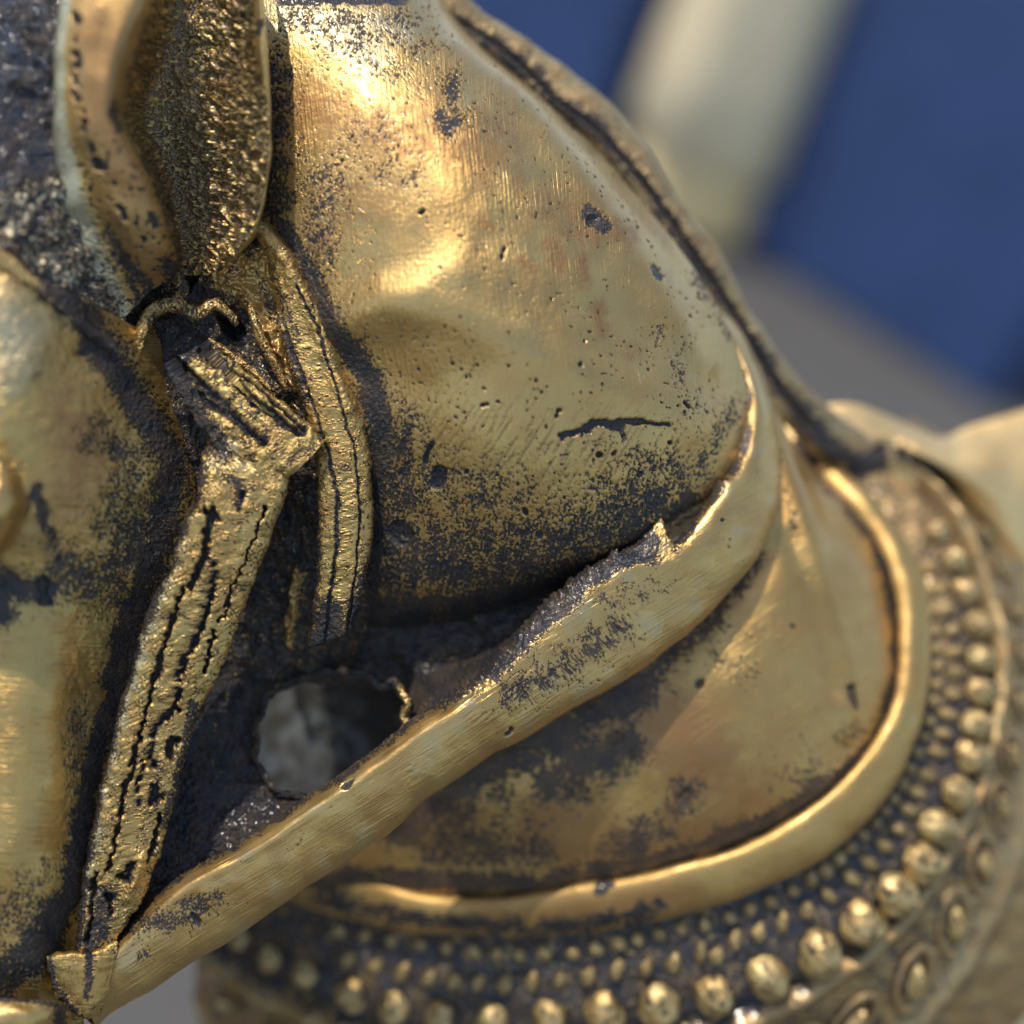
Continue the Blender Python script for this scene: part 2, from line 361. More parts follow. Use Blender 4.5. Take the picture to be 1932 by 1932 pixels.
def f_dome(U, V, s, t):
    u = U + 5 * pn(U / 30, V / 30, 3); v = V + 5 * pn(U / 30, V / 30, 4)
    h = 5 * pn(U / 190, V / 190, 1) + .8 * pn(U / 60, V / 75, 2)
    h += 13 * stroke(U, V, [(640,600),(730,570),(860,590),(1000,650),(1120,705),(1240,750),(1300,800)], 50)
    h += 11 * stroke(U, V, [(655,625),(735,575),(850,515)], 50)
    h -= 7 * stroke(U, V, [(660,690),(800,730),(900,720)], 60)
    h += 8 * stroke(U, V, [(860,90),(1000,200),(1090,330),(1180,450),(1250,560),(1330,690)], 26)
    h -= 5 * stroke(U, V, [(900,160),(1010,300),(1120,470),(1230,640)], 34)
    c = cover(u, v, [([(500,150),(505,420)],75,.62), ([(530,430),(600,560),(650,660)],30,.85), ([(560,520),(640,640)],60,.62),
        ([(662,660),(700,735),(722,800)],32,1.0), ([(702,820),(708,980),(700,1150)],24,1.05), ([(735,840),(750,1080)],95,.62),
        ([(700,1170),(900,1150),(1050,1115),(1200,1045),(1300,965)],44,1.05), ([(740,1080),(920,1060),(1080,1070),(1240,970)],140,.64),
        ([(820,920),(960,950)],90,.46), ([(1330,860),(1380,780)],30,.5), ([(590,470),(620,330)],80,.46), ([(640,60),(760,80)],90,.42),
        ([(560,20),(640,30)],60,.5), ([(850,150),(860,230)],32,.55), ([(830,215),(845,245)],22,.7), ([(1110,400),(1140,430)],14,1.0), ([(1235,510),(1242,520)],10,.9),
        ([(1320,520),(1390,640)],22,.5), ([(1250,620),(1300,760)],34,.35), ([(690,260),(760,330)],70,.38), ([(1100,250),(1010,150)],24,.45)])
    dk = speck(U * .97 + V * .26, (V * .97 - U * .26) * .72, c, 6.5, 11)
    dk = np.maximum(dk, ss(12, 2, V + 6 * pn(U / 20, V / 20, 7)) * ss(500, 540, U) * (1 - ss(740, 800, U)))
    crack = stroke(u, v, [(1062,826),(1100,812),(1132,797),(1160,806),(1182,795),(1200,797)], 6 + 4 * np.abs(pn(U / 14, V / 14, 48)) * 2) + .8 * stroke(u, v, [(1200,795),(1225,797),(1258,803)], 4.5) + .7 * stroke(u, v, [(1175,810),(1182,830)], 8)
    crack += stroke(u, v, [(828,893),(824,912)], 17) + stroke(u, v, [(752,1000),(758,1010)], 23) + stroke(u, v, [(800,870),(812,840)], 6)
    for x, y, r in [(951,470,5),(948,482,6),(852,688,4),(797,400,6),(882,892,7),(1131,858,8),(1160,853,6),(1055,775,6),(1050,785,4),(940,760,4),(920,765,5),(910,768,5),(913,732,4),(1180,955,5),(1260,833,5),(1210,898,8),(1145,1150,5),(1100,640,4),(1090,688,5),(1118,415,14),(1285,760,5),(1290,768,4),(1272,765,4),(868,700,3),(900,690,3),(880,715,3),(960,690,3),(1010,720,4),(1020,740,4),(1030,728,3),(990,965,7),(840,620,3),(1020,1010,9)]:
        crack += stroke(u, v, [(x, y)], r)
    crack = ss(.38, .62, crack)
    # random sparse pin holes
    pin = ss(.60, .68, pn(U / 9, V / 9, 31)) * ss(.1, .4, pn(U / 90, V / 90, 32) + .25)
    # drag marks in the soft metal
    a = (U * .86 + V * .5); b = (-U * .5 + V * .86)
    reg = cover(U, V, [([(780,830),(1000,830),(1200,860)],95,1), ([(720,620),(800,650)],40,.8), ([(1150,930),(1300,880)],60,.7), ([(560,420),(620,520)],60,.9), ([(1000,590),(1080,560)],60,.4)])
    drag = ss(.25, .5, pn(a / 5.5, b / 60, 41)) * reg
    a2 = U * .98 + V * .15; b2 = V
    fine = pn(a2 / 3.6, b2 / 75, 45)
    h = h - 3.2 * dk - 7 * crack - 3.5 * pin - 2.2 * drag + .3 * fine * ss(-.2, .5, pn(U / 70, V / 70, 46)) + .8 * dk * pn(U / 5, V / 5, 9)
    wm = cover(u, v, [([(1040,460),(1050,500)],20,.95), ([(1075,440)],18,.9), ([(1095,490),(1100,530)],16,.95), ([(1130,580),(1135,620)],18,.9), ([(985,490),(1000,505)],14,.8), ([(975,350)],22,.8), ([(910,420),(925,430)],14,.8),
        ([(560,200),(700,220),(900,260)],110,.62), ([(620,380),(720,360)],80,.5), ([(1190,660)],26,.6), ([(1110,430),(1180,440)],30,.8), ([(600,460)],30,.9), ([(1000,380),(1100,420)],60,.5), ([(700,740),(760,900)],30,.6)])
    wm = wm * (.85 + .7 * fbm(U / 18, V / 18, 55, 3)) + .12 - 1.3 * cover(U, V, [([(540,40),(640,60),(700,110)],60,1), ([(600,30),(760,60)],40,.8), ([(880,190)],26,.8), ([(1180,330),(1300,560)],30,.25), ([(1250,640),(1330,760)],26,.25)]) * (.6 + .6 * fbm(U / 16, V / 16, 56, 3))  # subtracted strokes paint sky glare into the neck's colour
    return h, np.clip(dk * 1 + crack * 1.1 + pin + .25 * drag, 0, 1.1), wm
patch('arched_neck', dome, f_dome, BR, st, ang=84, skirt=90, step=2.2)

# ---- crest cord along the back of the head
cin = [(740,-40,-190),(764,0,-200),(811,36,-210),(877,66,-225),(927,102,-240),(977,146,-250),(1027,200,-260),(1080,236,-265),(1144,293,-275),(1211,376,-290),(1261,445,-300),(1300,505,-310),(1340,560,-320),(1385,620,-330),(1425,690,-350),(1480,775,-390),(1540,850,-440),(1600,882,-470)]
cout = [(820,-50,-260),(864,-8,-270),(934,57,-290),(1011,104,-300),(1070,140,-310),(1111,170,-315),(1164,226,-325),(1211,292,-335),(1261,375,-345),(1300,430,-350),(1345,480,-360),(1372,540,-370),(1390,590,-380),(1425,645,-400),(1470,704,-430),(1518,752,-460),(1590,800,-500),(1640,845,-530)]
def f_crest(U, V, s, t):
    h = 4 * pn(U / 60, V / 60, 61) + 1.0 * fbm(U / 9, V / 9, 62, 2)
    g_ = np.exp(-((t - .30) / .15) ** 2)
    h = h - 26 * g_ * ss(.0, .2, 1.05 - s)
    dk = speck(U, V, np.clip(1.4 * g_ + .16, 0, 1.2) * (.8 + .3 * pn(s * 12, t, 6)), 7, 63)
    return h - 2.5 * dk, dk, .35 + .3 * fbm(U / 40, V / 40, 64, 2)
band('mane_edge', cin, cout, 36, f_crest, brass('crest_brass', tint=(.50, .38, .18), tint2=(.48, .33, .14), rough=.42, brush=.2, grain=1.2), st, step=3.2, wrap=40, skirt=0)

# ---- slanting rim strap
sA = [(140,1868,60),(200,1790,62),(283,1705,60),(350,1648,58),(433,1605,55),(500,1565,52),(567,1515,50),(644,1465,45),(711,1416,40),(777,1365,36),(844,1322,32),(897,1286,30),(950,1235,26),(1000,1172,22),(1061,1122,18),(1124,1070,12),(1180,1045,6),(1230,1040,0),(1288,1006,-14),(1355,930,-50),(1393,877,-85),(1411,811,-120),(1414,744,-160),(1398,687,-200),(1372,640,-230),(1338,580,-250),(1300,520,-258)]
sB = [(165,1925,40),(213,1896,40),(300,1851,38),(383,1798,35),(467,1748,32),(550,1690,30),(617,1645,26),(660,1612,22),(727,1568,18),(811,1497,14),(877,1448,8),(961,1401,2),(1044,1353,-6),(1144,1295,-16),(1215,1252,-26),(1288,1196,-42),(1355,1133,-64),(1415,1056,-95),(1445,997,-120),(1455,944,-140),(1458,877,-165),(1456,827,-185),(1448,777,-210),(1432,711,-240),(1408,655,-265),(1368,590,-280),(1318,525,-280)]
sB = [(x, y, z - 34) for x, y, z in sB]
def strap_jag(x, y, s):
    d = np.where(x < 1243, (1243 - x) / 66, (x - 1243) / 22)
    j = 82 * np.clip(1 - d, 0, 1) ** 1.7
    d2 = np.abs(x - 1362) / 12
    j += 16 * np.clip(1 - d2, 0, 1)
    z = ss(930, 990, x) * (1 - ss(1180, 1215, x)) * ss(900, 960, y)
    return j + z * (5 * np.abs(pn(x / 13, y / 30, 301)) + 16 * np.clip(pn(x / 26, x * 0, 302), 0, 1) + 4) - 7 * np.exp(-((x - 1281) / 14) ** 2)
def f_strap(U, V, s, t):
    u = U + 6 * pn(U / 22, V / 22, 71); v = V + 6 * pn(U / 22, V / 22, 72)
    h = 5 * pn(U / 110, V / 110, 73) + 1.6 * pn(U / 40, V / 40, 74) + 5 * np.exp(-((t - .30) / .05) ** 2) * (1 - ss(.45, .6, s))
    edge = 1 - ss(.12 + .1 * (np.abs(s - .6) < .11), .24 + .16 * (np.abs(s - .6) < .11), t + .05 * pn(s * 60, t * 3, 75))
    mid = ss(.42, .5, s) * (1 - ss(.70, .74, s))
    c = cover(u, v, [([(1170,1180),(1060,1260),(960,1310)],48,.52), ([(1350,1760 - 0)],1,.0), ([(250,1740),(340,1730),(400,1700)],34,.60), ([(270,1800)],24,.5), ([(560,1590)],20,.35), ([(1150,1130),(1230,1110)],40,.4), ([(1380,1030)],20,.35), ([(1430,900)],14,.3)])
    edge = edge * (1 - ss(.2, .6, stroke(u, v, [(1262,1050),(1250,1010),(1244,960)], 13)))
    c = np.maximum(c, edge * (.75 + .05 * mid)); c = np.maximum(c, (1 - ss(.90, .98, 1 - t + .02)) * 0)
    c = np.maximum(c, mid * .95 * stroke(u, v, [(950,1240),(1000,1185),(1065,1135),(1120,1085),(1180,1045),(1225,1020)], 26))
    dk = speck(U, V, c, 6, 76)
    under = ss(.93, .97, t)
    a = U * .64 + V * .77; b = U * .77 - V * .64
    drag = ss(.2, .5, pn(a / 4.5, b / 60, 77)) * cover(U, V, [([(900,1330),(1050,1250),(1150,1200)],50,1), ([(1000,1350),(700,1500)],40,.3)])
    pits = ss(.38, .62, stroke(u, v, [(362,1727),(375,1742)], 7) + stroke(u, v, [(653,1484),(660,1478)], 6) + stroke(u, v, [(1170,1188)], 5) + stroke(u, v, [(955,1388),(965,1380)], 5) + stroke(u, v, [(1365,980)], 5))
    crumb = mid * np.exp(-((t - .16) / .1) ** 2) * 13 * np.abs(fbm(U / 12, V / 12, 78, 3))
    return h - 2.4 * dk - 2 * drag - 6 * pits + crumb, np.clip(dk + pits + under + .2 * drag, 0, 1.1), .1 + .5 * fbm(U / 70, V / 70, 79, 2)
band('rein', sA, sB, [46, 46, 46, 46, 48, 52, 54, 54, 50, 42, 34, 26, 12, 3], f_strap, brass('strap_brass', rough=.34, brush=.8, grain=.6, bump=.009), st, e=.7, ang=-32, wrap=35, skirt=0, jag=strap_jag, flip=None)

# ---- neck
n0 = [(540,1650,-330),(760,1490,-250),(950,1360,-190),(1130,1240,-160),(1290,1130,-170),(1390,1040,-190),(1432,950,-215),(1428,800,-260),(1400,670,-300)]
n1 = [(560,1665,-350),(780,1560,-260),(990,1470,-185),(1190,1370,-145),(1370,1260,-140),(1480,1130,-170),(1520,1000,-215),(1490,850,-290),(1440,730,-350)]
n2 = [(580,1675,-370),(800,1620,-285),(1020,1560,-205),(1260,1480,-160),(1450,1370,-160),(1570,1210,-210),(1590,1060,-270),(1530,900,-350),(1460,780,-410)]
n3 = [(620,1680,-390),(800,1680,-320),(1010,1670,-260),(1260,1620,-215),(1470,1540,-225),(1640,1400,-270),(1690,1180,-350),(1620,975,-430),(1500,850,-480)]
n4 = [(630,1710,-430),(810,1720,-370),(1015,1710,-320),(1280,1665,-285),(1500,1580,-300),(1680,1420,-345),(1735,1170,-420),(1650,960,-490),(1510,870,-540)]
def f_neck(U, V, s, t):
    u = U + 10 * pn(U / 40, V / 40, 81); v = V + 10 * pn(U / 40, V / 40, 82)
    h = 6 * pn(U / 120, V / 120, 83)
    h += 8 * stroke(U, V, [(1460,800),(1510,960),(1560,1130),(1600,1280),(1590,1380)], 22) - 10 * stroke(U, V, [(1500,1020),(1545,1180),(1570,1300)], 26)
    c = cover(u, v, [([(560,1660),(800,1660),(1000,1670),(1250,1630),(1450,1555),(1560,1480)],26,1.0), ([(760,1560),(900,1440),(1060,1390),(1200,1290)],62,.86),
        ([(1200,1290),(1320,1190),(1420,1060)],30,.72), ([(820,1600),(1000,1600)],70,.62), ([(1050,1480),(1180,1400)],60,.8), ([(1280,1520),(1300,1500)],40,.72), ([(1180,1590),(1240,1560)],50,.68), ([(1600,1300),(1612,1335)],10,1.1), ([(1560,1490),(1680,1380),(1700,1200),(1660,1020),(1560,900)],20,.95),
        ([(1380,1250)],60,.4), ([(1500,1480),(1600,1400)],60,.4), ([(900,1500)],120,.6), ([(1460,860),(1500,1000)],14,.5)])
    dk = speck(U, V, c, 11, 84, .12)
    sp = ss(.38, .62, stroke(u, v, [(1320,1292)], 15) + stroke(u, v, [(1292,1508)], 17) + stroke(u, v, [(1160,1392)], 15) + stroke(u, v, [(1505,1186)], 7) + stroke(u, v, [(1192,1430)], 9) + stroke(u, v, [(1600,1300),(1612,1335)], 9))
    wm = cover(u, v, [([(1180,1360),(1260,1380),(1320,1440)],85,1.0), ([(1040,1560),(1180,1620),(1350,1580)],70,.85), ([(850,1560)],80,.7), ([(1400,1500)],90,.5)]) * (1.05 + .5 * fbm(U / 30, V / 30, 85, 3))
    return h - 2.5 * dk - 5 * sp, np.clip(dk + sp, 0, 1.1), wm + .15
patch('lower_neck', [n0, n1, n2, n3, n4], f_neck, brass('neck_brass', dark2=(.13, .075, .035), darkcol=(.060, .042, .028), darkrough=.6, tint=(.56, .355, .112), tint2=(.50, .285, .085), rough=.38, brush=.8, grain=.8), st, ang=-35, step=3)

# ---- ring at the foot of the neck
rA = [(430,1590,-470),(540,1625,-430),(644,1647,-385),(711,1660,-360),(794,1684,-325),(911,1692,-290),(1011,1682,-265),(1111,1665,-245),(1211,1648,-230),(1288,1628,-222),(1371,1606,-220),(1471,1560,-222),(1555,1500,-232),(1621,1436,-250),(1665,1375,-268),(1688,1315,-290),(1696,1250,-312),(1696,1177,-340),(1685,1094,-370),(1655,1017,-405),(1621,971,-430),(1581,921,-460),(1540,880,-490)]
rB = [(420,1650,-500),(530,1690,-460),(644,1728,-420),(720,1745,-390),(794,1757,-360),(911,1764,-325),(1011,1767,-300),(1111,1759,-280),(1211,1741,-265),(1288,1726,-258),(1371,1699,-256),(1488,1655,-260),(1571,1605,-270),(1638,1541,-288),(1681,1481,-305),(1718,1398,-325),(1741,1315,-345),(1750,1250,-365),(1747,1177,-392),(1730,1111,-420),(1708,1051,-450),(1665,990,-480),(1600,930,-520)]
def f_ring(U, V, s, t):
    u = U + 6 * pn(U / 22, V / 22, 91); v = V + 6 * pn(U / 22, V / 22, 92)
    h = 3.5 * pn(U / 90, V / 90, 93) + .8 * pn(U / 30, V / 30, 94)
    c = cover(u, v, [([(600,1700),(800,1735),(1000,1755),(1100,1745),(1230,1720)],24,.75), ([(1130,1675),(1150,1670)],12,.8), ([(1240,1700),(1250,1705)],9,1.0), ([(420,1620),(640,1690)],50,.6)])
    c = np.maximum(c, .9 * (1 - ss(.08, .16, t)))
    dk = speck(U, V, c, 8, 95, .1)
    return h - 2 * dk, np.clip(dk + ss(.9, .95, t), 0, 1), .25 + .5 * stroke(U, V, [(900,1740),(1300,1700)], 40)
band('neck_ring', rA, rB, 30, f_ring, brass('ring_brass', rough=.45, brush=.5, grain=.8, coat=.1, bump=.008), st, e=.85, step=3.2, ang=10, wrap=30, skirt=0)

# ---- beaded collar
def zo(n):
    s = np.linspace(0, 1, n)
    return -300 * np.clip(1 - s / .45, 0, 1) ** 1.7 - 330 * np.clip((s - .48) / .52, 0, 1) ** 1.35
def row(pts, z0):
    a = rs([(x, y, 0) for x, y in pts], 40); a[:, 2] = z0 + zo(40); return a
j0 = [(430,1640),(530,1680),(644,1718),(794,1748),(911,1754),(1011,1757),(1111,1749),(1211,1731),(1288,1716),(1371,1690),(1488,1645),(1571,1595),(1638,1531),(1681,1471),(1714,1390),(1733,1315),(1742,1250),(1739,1177),(1722,1111),(1700,1051),(1660,990),(1600,930)]
j1 = [(420,1690),(560,1738),(700,1768),(844,1785),(937,1795),(1081,1795),(1244,1758),(1375,1728),(1495,1678),(1603,1596),(1668,1528),(1718,1440),(1752,1360),(1770,1261),(1766,1177),(1748,1100),(1713,1030),(1670,970),(1615,915)]
j2 = [(400,1715),(540,1775),(680,1812),(811,1841),(954,1855),(1111,1838),(1271,1815),(1385,1771),(1521,1715),(1635,1625),(1705,1531),(1741,1465),(1775,1380),(1800,1290),(1796,1190),(1774,1100),(1737,1020),(1692,955),(1630,900)]
j3 = [(385,1735),(457,1775),(513,1808),(580,1838),(667,1881),(747,1905),(834,1920),(931,1928),(1037,1922),(1141,1908),(1241,1898),(1348,1878),(1448,1845),(1541,1798),(1621,1741),(1685,1688),(1735,1625),(1770,1558),(1801,1495),(1826,1428),(1838,1368),(1844,1305),(1848,1237),(1838,1181),(1818,1117),(1798,1061),(1765,1004),(1715,940),(1650,880)]
j4 = [(370,1770),(430,1840),(520,1895),(650,1945),(850,1985),(1050,1990),(1250,1970),(1421,1928),(1571,1848),(1705,1738),(1788,1610),(1835,1510),(1870,1400),(1888,1300),(1886,1200),(1864,1110),(1820,1000),(1765,920),(1680,860)]
j5 = [(368,1830),(450,1930),(560,1990),(750,2040),(1050,2070),(1300,2035),(1605,1928),(1718,1855),(1795,1741),(1851,1625),(1885,1518),(1908,1435),(1923,1308),(1925,1200),(1900,1080),(1850,980),(1790,895),(1700,835)]
j6 = [(372,1900),(450,2010),(600,2080),(800,2130),(1050,2150),(1400,2100),(1690,1990),(1810,1880),(1885,1760),(1935,1650),(1965,1530),(1988,1400),(1998,1280),(1988,1150),(1950,1030),(1890,930),(1820,865),(1700,805)]
j7 = [(385,2000),(480,2120),(640,2200),(900,2260),(1200,2260),(1600,2160),(1820,2030),(1960,1880),(2050,1700),(2090,1500),(2100,1350),(2080,1150),(2010,1000),(1900,890),(1720,790)]
rows = [row(j0,-275), row(j1,-285), row(j2,-292), row(j3,-305), row(j4,-330), row(j5,-400), row(j6,-480), row(j7,-640)]
ridge_pts = [tuple(p[:2]) for p in rows[4][::2]]
def f_collar(U, V, s, t):
    u = U + 5 * pn(U / 22, V / 22, 101); v = V + 5 * pn(U / 22, V / 22, 102)
    jr = s * 7
    h = 4 * pn(U / 40, V / 40, 103) + 1.6 * pn(U / 14, V / 14, 104)
    ridge = np.exp(-((jr - 4) / .16) ** 2); grv = np.exp(-((jr - 3.62) / .2) ** 2)
    ridge2 = np.exp(-((jr - 5.75) / .14) ** 2)
    h += 20 * ridge * (.8 + .3 * pn(t * 60, s, 105)) - 26 * grv + 12 * ridge2
    c = np.where(jr < 3.9, .70, .42) - .55 * ridge - .3 * ridge2 - .5 * ss(5.9, 6.2, jr) - .3 * ss(.6, .9, t) * ss(4.2, 5, jr) - .25 * ss(.7, .9, t)
    dk = speck(u, v, c, 10, 106, .2)
    return h - dk, dk, .45 + .3 * pn(U / 60, V / 60, 107)
collar_mat = brass('collar_brass', tint=(.52, .38, .17), tint2=(.50, .34, .14), rough=.40, brush=.2, grain=1.0, darkcol=(.03, .036, .05), darkrough=.36)
collar, CP = patch('collar', rows, f_collar, collar_mat, st, step=4.2, ang=0, skirt=60)
CPc = cam3(CP); CPn = normals(CPc)
if (CPn * -CPc).sum(-1).mean() < 0: CPn = -CPn
flatP = CP.reshape(-1, 3)
def on_collar(x, y):
    k = np.argmin((flatP[:, 0] - x) ** 2 + (flatP[:, 1] - y) ** 2)
    i, j = divmod(k, CP.shape[1])
    t = CP[i, min(j + 1, CP.shape[1] - 1)] - CP[i, max(j - 1, 0)]
    tc_ = CPc[i, min(j + 3, CP.shape[1] - 1)] - CPc[i, max(j - 3, 0)]
    return CPc[i, j], CPn[i, j], tc_ / np.linalg.norm(tc_)
bead_mat = brass('bead_brass', tint=(.62, .47, .20), tint2=(.60, .41, .16), rough=.40, brush=.3, grain=1.5)
def bead_mesh(seed, pointed=0.0):
    n, m = 28, 20
    th = np.linspace(0, 2 * np.pi, n + 1)[:-1]; ph = np.linspace(.001, np.pi * .62, m)
    P = np.stack([np.sin(ph)[:, None] * np.cos(th), np.sin(ph)[:, None] * np.sin(th), np.cos(ph)[:, None] + 0 * th], -1)
    x, y, z = P[..., 0], P[..., 1], P[..., 2]
    r = 1 + .16 * pn(x * 1.5 + seed * 7.3, y * 1.5 + z, seed) + .06 * pn(x * 5 + seed, y * 5 + z * 3, seed + 3)
    P = P * r[..., None]
    P[..., 0] *= 1 - pointed * (P[..., 1] > 0) * P[..., 1]
    i = np.arange(m * n).reshape(m, n); j = np.roll(i, -1, 1)
    q = np.stack([i[:-1], i[1:], j[1:], j[:-1]], -1).reshape(-1, 4)
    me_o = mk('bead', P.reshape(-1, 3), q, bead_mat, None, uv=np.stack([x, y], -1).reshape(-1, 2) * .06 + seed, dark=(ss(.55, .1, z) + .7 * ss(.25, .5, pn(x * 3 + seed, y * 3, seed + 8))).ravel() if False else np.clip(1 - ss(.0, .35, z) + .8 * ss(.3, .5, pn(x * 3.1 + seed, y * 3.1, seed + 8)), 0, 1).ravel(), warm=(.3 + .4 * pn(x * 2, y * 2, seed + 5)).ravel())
    me = me_o.data; bpy.data.objects.remove(me_o); return me
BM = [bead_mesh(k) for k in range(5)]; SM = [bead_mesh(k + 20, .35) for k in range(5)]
def place(name, me, x, y, rx, ry, hz, spin=0, lift=0):
    c, n, t = on_collar(x, y)
    # centre exactly on the traced sight line at the surface depth
    b = np.cross(n, t); b /= np.linalg.norm(b); t = np.cross(b, n)
    ca, sa = math.cos(spin), math.sin(spin)
    t, b = t * ca + b * sa, -t * sa + b * ca
    M = np.stack([t * rx, b * ry, n * hz], 1) * S
    Mw = R @ M; o_ = world(c + n * lift)
    o = bpy.data.objects.new(name, me); COL.objects.link(o); o.parent = collar
    o.matrix_parent_inverse = Matrix.Identity(4)
    mw = Matrix([[*Mw[0], o_[0]], [*Mw[1], o_[1]], [*Mw[2], o_[2]], [0, 0, 0, 1]])
    o.matrix_basis = collar_inv @ mw
    return o
bpy.context.view_layer.update(); collar_inv = collar.matrix_world.inverted()
big = [(457,1768),(513,1808),(580,1835),(667,1876),(747,1900),(834,1915),(931,1922),(1037,1915),(1141,1903),(1241,1894),(1348,1872),(1448,1841),(1541,1796),(1621,1741),(1685,1686),(1735,1625),(1767,1558),(1801,1495),(1826,1428),(1837,1368),(1843,1305),(1847,1243),(1838,1181),(1818,1117),(1798,1061),(1765,1004)]
bs = [1.13 * q for q in [24,25,28,30,32,32,33,34,36,40,38,40,42,42,42,40,36,34,32,30,29,28,28,27,26,24]]
rnd = random.Random(4)
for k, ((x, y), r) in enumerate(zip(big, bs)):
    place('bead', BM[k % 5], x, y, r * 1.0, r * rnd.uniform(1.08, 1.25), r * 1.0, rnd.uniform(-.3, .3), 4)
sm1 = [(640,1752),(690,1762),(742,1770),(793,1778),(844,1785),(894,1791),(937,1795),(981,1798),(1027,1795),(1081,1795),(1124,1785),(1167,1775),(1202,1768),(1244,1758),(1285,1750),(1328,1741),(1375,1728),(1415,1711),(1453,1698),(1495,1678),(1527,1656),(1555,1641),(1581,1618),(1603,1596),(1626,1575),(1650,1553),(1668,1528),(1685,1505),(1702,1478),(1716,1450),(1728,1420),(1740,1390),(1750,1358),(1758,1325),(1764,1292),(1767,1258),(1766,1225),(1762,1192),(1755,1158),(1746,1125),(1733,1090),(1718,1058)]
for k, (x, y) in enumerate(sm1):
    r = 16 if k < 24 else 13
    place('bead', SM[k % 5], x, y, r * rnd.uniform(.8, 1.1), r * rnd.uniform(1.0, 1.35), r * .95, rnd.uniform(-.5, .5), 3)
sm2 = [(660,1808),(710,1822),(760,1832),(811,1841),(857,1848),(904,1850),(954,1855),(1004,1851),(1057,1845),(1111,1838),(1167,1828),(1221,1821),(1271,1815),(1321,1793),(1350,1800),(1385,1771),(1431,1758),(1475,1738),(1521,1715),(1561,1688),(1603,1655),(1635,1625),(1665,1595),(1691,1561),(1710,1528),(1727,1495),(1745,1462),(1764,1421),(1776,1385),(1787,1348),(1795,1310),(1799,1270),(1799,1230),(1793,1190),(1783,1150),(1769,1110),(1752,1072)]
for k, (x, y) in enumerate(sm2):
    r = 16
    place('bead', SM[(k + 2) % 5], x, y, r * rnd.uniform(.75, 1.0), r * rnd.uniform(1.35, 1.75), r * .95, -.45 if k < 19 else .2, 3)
# oval bosses in raised loops
def torus_mesh():
    n, m = 40, 12
    a = np.linspace(0, 2 * np.pi, n + 1)[:-1]; b = np.linspace(0, 2 * np.pi, m + 1)[:-1]
    r = .17 * (1 + .25 * pn(a * 2.0, a * 0 + 3, 5))
    sx = 1 - .35 * np.clip(-np.sin(a), 0, 1) ** 2
    P = np.stack([(np.cos(a) * sx)[:, None] + r[:, None] * np.cos(b) * np.cos(a)[:, None], np.sin(a)[:, None] + r[:, None] * np.cos(b) * np.sin(a)[:, None], r[:, None] * np.sin(b) * 1.2], -1)
    i = np.arange(n * m).reshape(n, m); j = np.roll(i, -1, 0); k = np.roll(i, -1, 1); l = np.roll(j, -1, 1)
    q = np.stack([i, j, l, k], -1).reshape(-1, 4)
    z = P[..., 2]
    o = mk('boss_loop', P.reshape(-1, 3), q, collar_mat, None, uv=P[..., :2].reshape(-1, 2) * .08, dark=(.75 - .6 * ss(-.05, .15, z) + .3 * pn(P[..., 0] * 4, P[..., 1] * 4, 3)).ravel(), warm=np.full(n * m, .5))
    me = o.data; bpy.data.objects.remove(o); return me
TM = torus_mesh()
ov = [(430,1890,26),(520,1940,28),(1380,2005,34),(1500,1972,34),(1607,1922,36),(1718,1848,38),(1795,1741,38),(1849,1630,34),(1883,1520,30),(1904,1425,27),(1918,1330,25),(1922,1240,24),(1912,1155,23),(1889,1080,22),(1855,1010,22)]
for k, (x, y, r) in enumerate(ov):
    place('boss', BM[(k + 1) % 5], x, y, r * .46, r * 1.15, r * .8, -.9, 6)
    place('boss_loop', TM, x, y, r * 1.1, r * 2.0, r * 1.2, -.9, 4)

# ---- shoulder and body behind and below the collar
sh = [
 [(1420,800,-620),(1500,775,-620),(1600,762,-640),(1688,788,-660),(1771,826,-680),(1830,805,-700),(1940,770,-740),(2080,740,-800)],
 [(1440,860,-560),(1520,850,-570),(1610,830,-580),(1690,840,-590),(1780,870,-600),(1850,880,-620),(1960,880,-660),(2100,880,-740)],
 [(1460,920,-600),(1540,910,-610),(1640,890,-620),(1740,900,-630),(1840,950,-640),(1930,1010,-650),(2030,1050,-680),(2160,1080,-760)],
 [(1480,1000,-660),(1560,1000,-680),(1660,1000,-680),(1780,1040,-690),(1900,1120,-690),(1990,1200,-700),(2100,1250,-740),(2220,1300,-820)]]
def f_sh(U, V, s, t):
    h = 5 * pn(U / 110, V / 110, 111) - 34 * stroke(U, V, [(1640,850),(1688,841),(1745,880),(1805,937),(1855,997),(1905,1061),(1945,1110)], 13)
    c = cover(U, V, [([(1500,860),(1600,890),(1650,860)],34,1.2), ([(1565,795),(1585,800)],12,.8), ([(1640,850),(1688,841),(1745,880),(1805,937),(1855,997),(1905,1061),(1945,1110)],16,1.1), ([(1700,860),(1760,900)],20,.7)])
    return h, speck(U, V, c, 14, 112, .2), .1 + 0 * U
patch('shoulder', sh, f_sh, BRP, st, step=6, skirt=200)
# torso under the collar, down to the ground
tb = W(1250, 1500, -1250); gz = 0.0
prof = [(.1, -4.2), (5.2, -4.4), (6.6, -6.5), (7.0, -9.5), (6.6, -13), (6.3, -16)]
prof = [(r, max(.02, tb[2] + z + 3.5)) for r, z in prof] + [(6.8, .4), (6.8, .01)]
prof = [(q * .84, z) for q, z in prof]
lathe('torso', prof, (tb[0] + 2.2, tb[1], 0), BRP, st, n=64, sx=1.0, sy=1.0, wob=.02)

